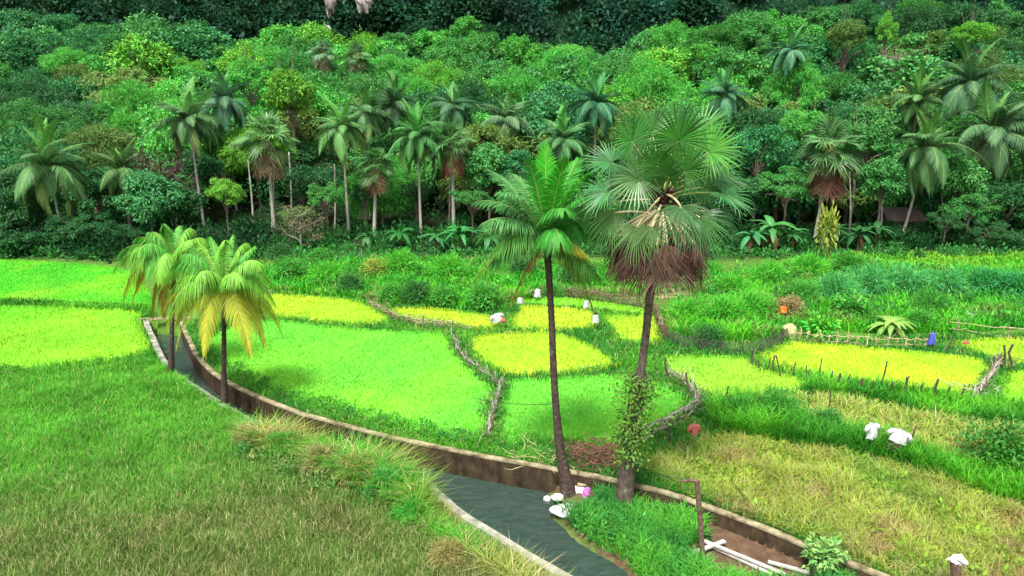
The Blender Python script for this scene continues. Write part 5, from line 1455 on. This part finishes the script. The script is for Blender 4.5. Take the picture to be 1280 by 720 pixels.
# ------------------------------------------------------------------ scarecrows and cloths
def shirt(mb, w=.5, h=.65, depth=.16, seed=0, mat=0, sleeves=True, flare=1.2):
    g = np.random.default_rng(seed)
    nz, na = 9, 16
    a = np.linspace(0, 2 * np.pi, na, endpoint=False)
    V = []
    for i in range(nz):
        t = i / (nz - 1); ww = w / 2 * (flare + (1 - flare) * t) * (1 if t < .85 else 1 - (t - .85) * 3.2)
        rr = 1 + .26 * np.sin(a * 5 + seed + t * 2) * (1.05 - t) + g.normal(0, .03, na)
        V.append(np.c_[np.cos(a) * ww * rr, np.sin(a) * depth * rr, np.full(na, (t - 1) * h) + g.normal(0, .015, na) * (t == 0)])
    I = np.arange(nz * na).reshape(nz, na)
    q = np.stack([I[:-1], np.roll(I[:-1], -1, 1), np.roll(I[1:], -1, 1), I[1:]], -1).reshape(-1, 4)
    mb.add(np.concatenate(V), [q, I[-1][None]], mat)
    if sleeves:
        for s in (-1, 1):
            tube(mb, [(s * w * .36, 0, -.07), (s * w * .62, 0, -.12), (s * w * .84, .02, -.3)], [.09, .1, .11], 10, mat)

def scarecrow(px, py, hgt, label, cloth, w=.5, h=.65, sleeves=True, extra=None, rz=0, name='scarecrow', tilt=0):
    g = G(px, py); root = empty(name, (g[0], g[1], 0), label, 'scarecrow', 'scarecrows in the paddies')
    root.rotation_euler = (0, tilt, rz)
    mb = MB(); stick(mb, (0, 0, -.2), (0, 0, hgt + .12), .03, .025, bend=.01); mb.build('pole', M['stick'], root)
    mb = MB(); stick(mb, (-w * .75, 0, hgt - .07), (w * .75, 0, hgt - .07), .02, .02, bend=.01); mb.build('crossbar', M['stick'], root)
    mb = MB(); shirt(mb, w * (.55 if cloth == 'blue' else 1), h, seed=int(px), sleeves=sleeves, flare=2.3 if cloth == 'blue' else 1.2); o = mb.build('shirt', M[cloth], root, True); o.location = (0, 0, hgt)
    if extra: extra(root, hgt)
    return root
def dark_skirt(root, hgt):
    mb = MB(); shirt(mb, .4, .35, seed=9, sleeves=False, flare=1.4); o = mb.build('dark_cloth', M['post'], root); o.location = (0, 0, hgt - .5)
def head(mk):
    def f(root, hgt):
        mb = MB(); th = np.linspace(0, np.pi, 8); tube(mb, np.c_[np.zeros(8), np.zeros(8), hgt + .1 - np.cos(th) * .13], np.maximum(np.sin(th) * .12, .003), 10); mb.build('head_cloth', M[mk], root, True)
    return f
scarecrow(1086, 572, 1.5, 'narrow white shirt scarecrow in the weeds above the meadow', 'white', .36, .62, True, None, .3)
scarecrow(1109, 578, 1.5, 'white shirt scarecrow tilted over dark cloth on the weedy bank', 'white', .5, .5, True, dark_skirt, -.4, tilt=.25)
scarecrow(866, 562, 1.15, 'faded red shirt scarecrow at the meadow corner', 'red', .27, .42, True, None, .2)
def red_bag(root, hgt):
    mb = MB(); th = np.linspace(0, np.pi, 8); tube(mb, np.c_[np.full(8, .35), np.full(8, -.1), hgt - .55 - np.cos(th) * .2], np.maximum(np.sin(th) * .16, .003), 10); mb.build('red_bag', M['red'], root, True)
scarecrow(626, 412, 1.1, 'white cloth scarecrow with a red bag at the fence corner', 'white', .5, .5, True, red_bag, .2, tilt=-.3)
scarecrow(744, 414, 1.1, 'white shirt scarecrow with black head between yellow paddies', 'white', .34, .5, False, head('post'), 0)
scarecrow(1163, 438, 1.1, 'blue cloth scarecrow at the end of the picket fence', 'blue', .34, .7, False, None, 0, )
scarecrow(672, 378, 1.0, 'white cloth on a pole behind the young coconut trunk', 'white', .4, .55, False, None, .3)
scarecrow(650, 384, .7, 'small white rag on a stake by the fence corner', 'white', .35, .4, False, None, .3)
scarecrow(733, 388, .7, 'pale rag hanging under the yellow frond tip', 'white', .35, .5, False, None, .3)
scarecrow(1205, 444, .85, 'small rusty red cross stake in the far yellow paddy', 'red', .25, .15, False, None, 0)
p = G(984, 408); mb = MB(); shirt(mb, .45, .4, seed=5, sleeves=False); o = mb.build('orange_cloth', M['orange'], None, True); o.location = (p[0], p[1] + .9, 1.1)
tag(o, 'small orange cloth hung in the brown dry weeds', 'cloth')
rock_mesh('straw_mound', tuple(G(988, 420) + np.array([0, .3, .2])), (1.05, 1.0, 1.0), 'straw', 'pale rounded straw mound at the net fence end', 8, 'straw mound', .12)

# ------------------------------------------------------------------ foot of the palms: rocks, bundle, planks
def on_island(px, py, z=-.55): return G(px, py, z)
p = on_island(712, 636); rock_mesh('flat_rock', (p[0], p[1], -.62), (1.35, .85, .42), 'rock', 'flat white rock at the water edge by the coconut foot', 4, rough=.15)
p = on_island(697, 620); rock_mesh('flat_rock', (p[0], p[1], -.6), (.5, .4, .25), 'rock', 'small white rock tucked behind the coconut foot', 6, rough=.2)
p = on_island(722, 613); rock_mesh('flat_rock', (p[0], p[1], -.55), (.9, .5, .35), 'rock', 'pale rock slab between the coconut foot and bundle', 12, rough=.2)
p = on_island(684, 623, -.9); rock_mesh('flat_rock', (p[0], p[1], -.93), (.35, .25, .25), 'rock', 'tiny rock in the water off the coconut foot', 2, rough=.2)
p = on_island(733, 622); rock_mesh('plastic_bundle', (p[0], p[1], -.35), (.36, .34, .4), 'magenta', 'magenta plastic bundle beside the coconut foot', 14, 'bundle', .34)
def plank(a, b, w, t, matk, label, name='plank', group='planks and poles on the mud bank', z=(-.45, -.45)):
    A = G(*a, z[0]); B = G(*b, z[1])
    d = B - A; l = np.linalg.norm(d)
    mb = MB(); box(mb, (0, 0, 0), (l, w, t)); o = mb.build(name, M[matk])
    o.location = (A + B) / 2; o.rotation_euler = (0, -math.asin(d[2] / l), math.atan2(d[1], d[0]))
    return tag(o, label, 'plank', group)
plank((722, 605), (764, 606), .16, .08, 'bamboo', 'weathered log lying behind the coconut foot', 'log', z=(-.3, -.3))
plank((755, 612), (775, 607), .2, .06, 'plank', 'short pale board against the lontar foot', z=(-.4, -.35))
plank((848, 698), (906, 676), .16, .05, 'plank', 'white plank crossing under the rusty post', z=(-.42, -.3))
plank((880, 676), (982, 718), .13, .06, 'plank', 'long white plank beside the canal wall', z=(-.28, -.35))
plank((888, 682), (965, 718), .12, .06, 'plank', 'second long white plank next to the long one', z=(-.42, -.45))
plank((960, 702), (1012, 716), .14, .06, 'plank', 'grey plank at the wall foot by the sapling', z=(-.4, -.4))
# rusty post with wire arm
base = on_island(880, 702, -.5)
root = empty('metal_post', base, 'thin rusty post with a bent top arm on the mud bank', 'post')
top = AT(871, 601, base[1]); l_top = local(root, top)
mb = MB(); tube(mb, [(0, 0, -.3), l_top * .5, l_top], .085, 8); mb.build('pole', M['rust'], root)
mb = MB(); tube(mb, [l_top + np.array([.08, 0, -.02]), l_top + np.array([-.2, 0, .02]), l_top + np.array([-.55, .05, -.05])], [.06, .05, .02], 6); mb.build('arm', M['rust'], root)
mb = MB(); tube(mb, [l_top + np.array([-.1, 0, .05]), l_top + np.array([-.7, .2, .0]), l_top + np.array([-1.2, .3, .03])], [.012, .012, .012], 5); mb.build('wire', M['wire'], root)
# post with bag
base = G(1196, 748); Yb = base[1]
root = empty('fence_post', base, 'thick brown post capped with a torn white plastic bag', 'post')
tp = local(root, AT(1194, 702, Yb))
mb = MB(); tube(mb, [(0, 0, -.2), tp * .5, tp], [.15, .14, .14], 10); mb.build('pole', M['rust'], root)
o = rock_mesh('bag', tuple(tp + np.array([.06, 0, .06])), (.42, .3, .3), 'white', '', 31, None, .55); o.parent = root

# wire from the brush fence to the young coconut trunk
a, b = G(590, 512) + np.array([0, 0, .6]), AT(692, 505, G(712, 616, -.6)[1])
mb = MB(); tube(mb, bez(a, (a + b) / 2 - np.array([0, 0, .25]), b, np.linspace(0, 1, 16)), .012, 5)
tag(mb.build('wire', M['wire']), 'thin dark wire strung from brush fence to young coconut trunk', 'wire')

# hut in the forest shade
def hut():
    p = np.array([AT(1120, 300, 79)[0], 79., 0]); z = gz(p[0], p[1])
    root = empty('hut', (p[0], p[1], z), 'small dim brown hut in shade under the trees', 'hut')
    w, d, h = 3.4, 2.8, 1.7
    mb = MB(); box(mb, (0, 0, h / 2 + .3), (w, d, h)); mb.build('wall', M['hutwall'], root)
    mb = MB()
    ov = .4; e = h + .28; r = e + 1.0
    V = [(-w / 2 - ov, -d / 2 - ov, e - .2), (w / 2 + ov, -d / 2 - ov, e - .2), (w / 2 + ov, 0, r), (-w / 2 - ov, 0, r), (-w / 2 - ov, d / 2 + ov, e - .2), (w / 2 + ov, d / 2 + ov, e - .2)]
    V2 = [(a, b, c + .14) for a, b, c in V]
    mb.add(np.array(V + V2), np.array([[0, 3, 2, 1], [3, 4, 5, 2], [6, 7, 8, 9], [9, 8, 11, 10], [0, 1, 7, 6], [4, 10, 11, 5], [0, 6, 9, 3], [3, 9, 10, 4], [1, 2, 8, 7], [2, 5, 11, 8]]))
    mb.build('roof', M['thatch'], root)
    mb = MB(); box(mb, (.4, -d / 2 - .02, 1.05), (.8, .06, 1.45)); mb.build('door', M['post'], root)
    for sx in (-1, 1):
        for sy in (-1, 1):
            mb = MB(); tube(mb, [(sx * (w / 2 - .1), sy * (d / 2 - .1), -.3), (sx * (w / 2 - .1), sy * (d / 2 - .1), .32)], .08, 6); mb.build('stilt', M['post'], root)
hut()

# ------------------------------------------------------------------ camera, sky, sun
cam = bpy.data.cameras.new('camera'); co = bpy.data.objects.new('camera', cam); COL.objects.link(co)
co.location = (0, 0, H); co.rotation_euler = (rad(90) - PITCH, 0, 0)
cam.sensor_width = 36; cam.lens = 36 * F / 1280; cam.clip_end = 2000; cam.clip_start = .1
scene.camera = co

w = bpy.data.worlds.new('World'); scene.world = w; w.use_nodes = True
nt = w.node_tree; nt.nodes.clear()
out = nt.nodes.new('ShaderNodeOutputWorld'); bg = nt.nodes.new('ShaderNodeBackground'); sky = nt.nodes.new('ShaderNodeTexSky')
sky.sky_type = 'NISHITA'; sky.sun_disc = False
SUN_EL, SUN_ROT = rad(62), rad(200)
sky.sun_elevation = SUN_EL; sky.sun_rotation = SUN_ROT; sky.dust_density = 3.0; sky.air_density = 1.0
hs = nt.nodes.new('ShaderNodeHueSaturation'); hs.inputs['Saturation'].default_value = .28
nt.links.new(sky.outputs[0], hs.inputs['Color']); nt.links.new(hs.outputs[0], bg.inputs['Color'])
bg.inputs['Strength'].default_value = .075
nt.links.new(bg.outputs[0], out.inputs['Surface'])
sun = bpy.data.lights.new('sun', 'SUN'); sun.energy = 1.5; sun.angle = rad(10); sun.color = (1, .975, .93)
so = bpy.data.objects.new('sun', sun); COL.objects.link(so)
d = Vector((math.sin(SUN_ROT) * math.cos(SUN_EL), math.cos(SUN_ROT) * math.cos(SUN_EL), math.sin(SUN_EL)))
so.rotation_euler = (-d).to_track_quat('-Z', 'Y').to_euler()
so.location = (0, 0, 80)

scene.render.engine = 'CYCLES'
scene.cycles.max_bounces = 6; scene.cycles.diffuse_bounces = 2; scene.cycles.transmission_bounces = 4
scene.cycles.use_denoising = True
scene.view_settings.view_transform = 'Standard'; scene.view_settings.look = 'None'
scene.view_settings.exposure = 1.95; scene.view_settings.gamma = 1
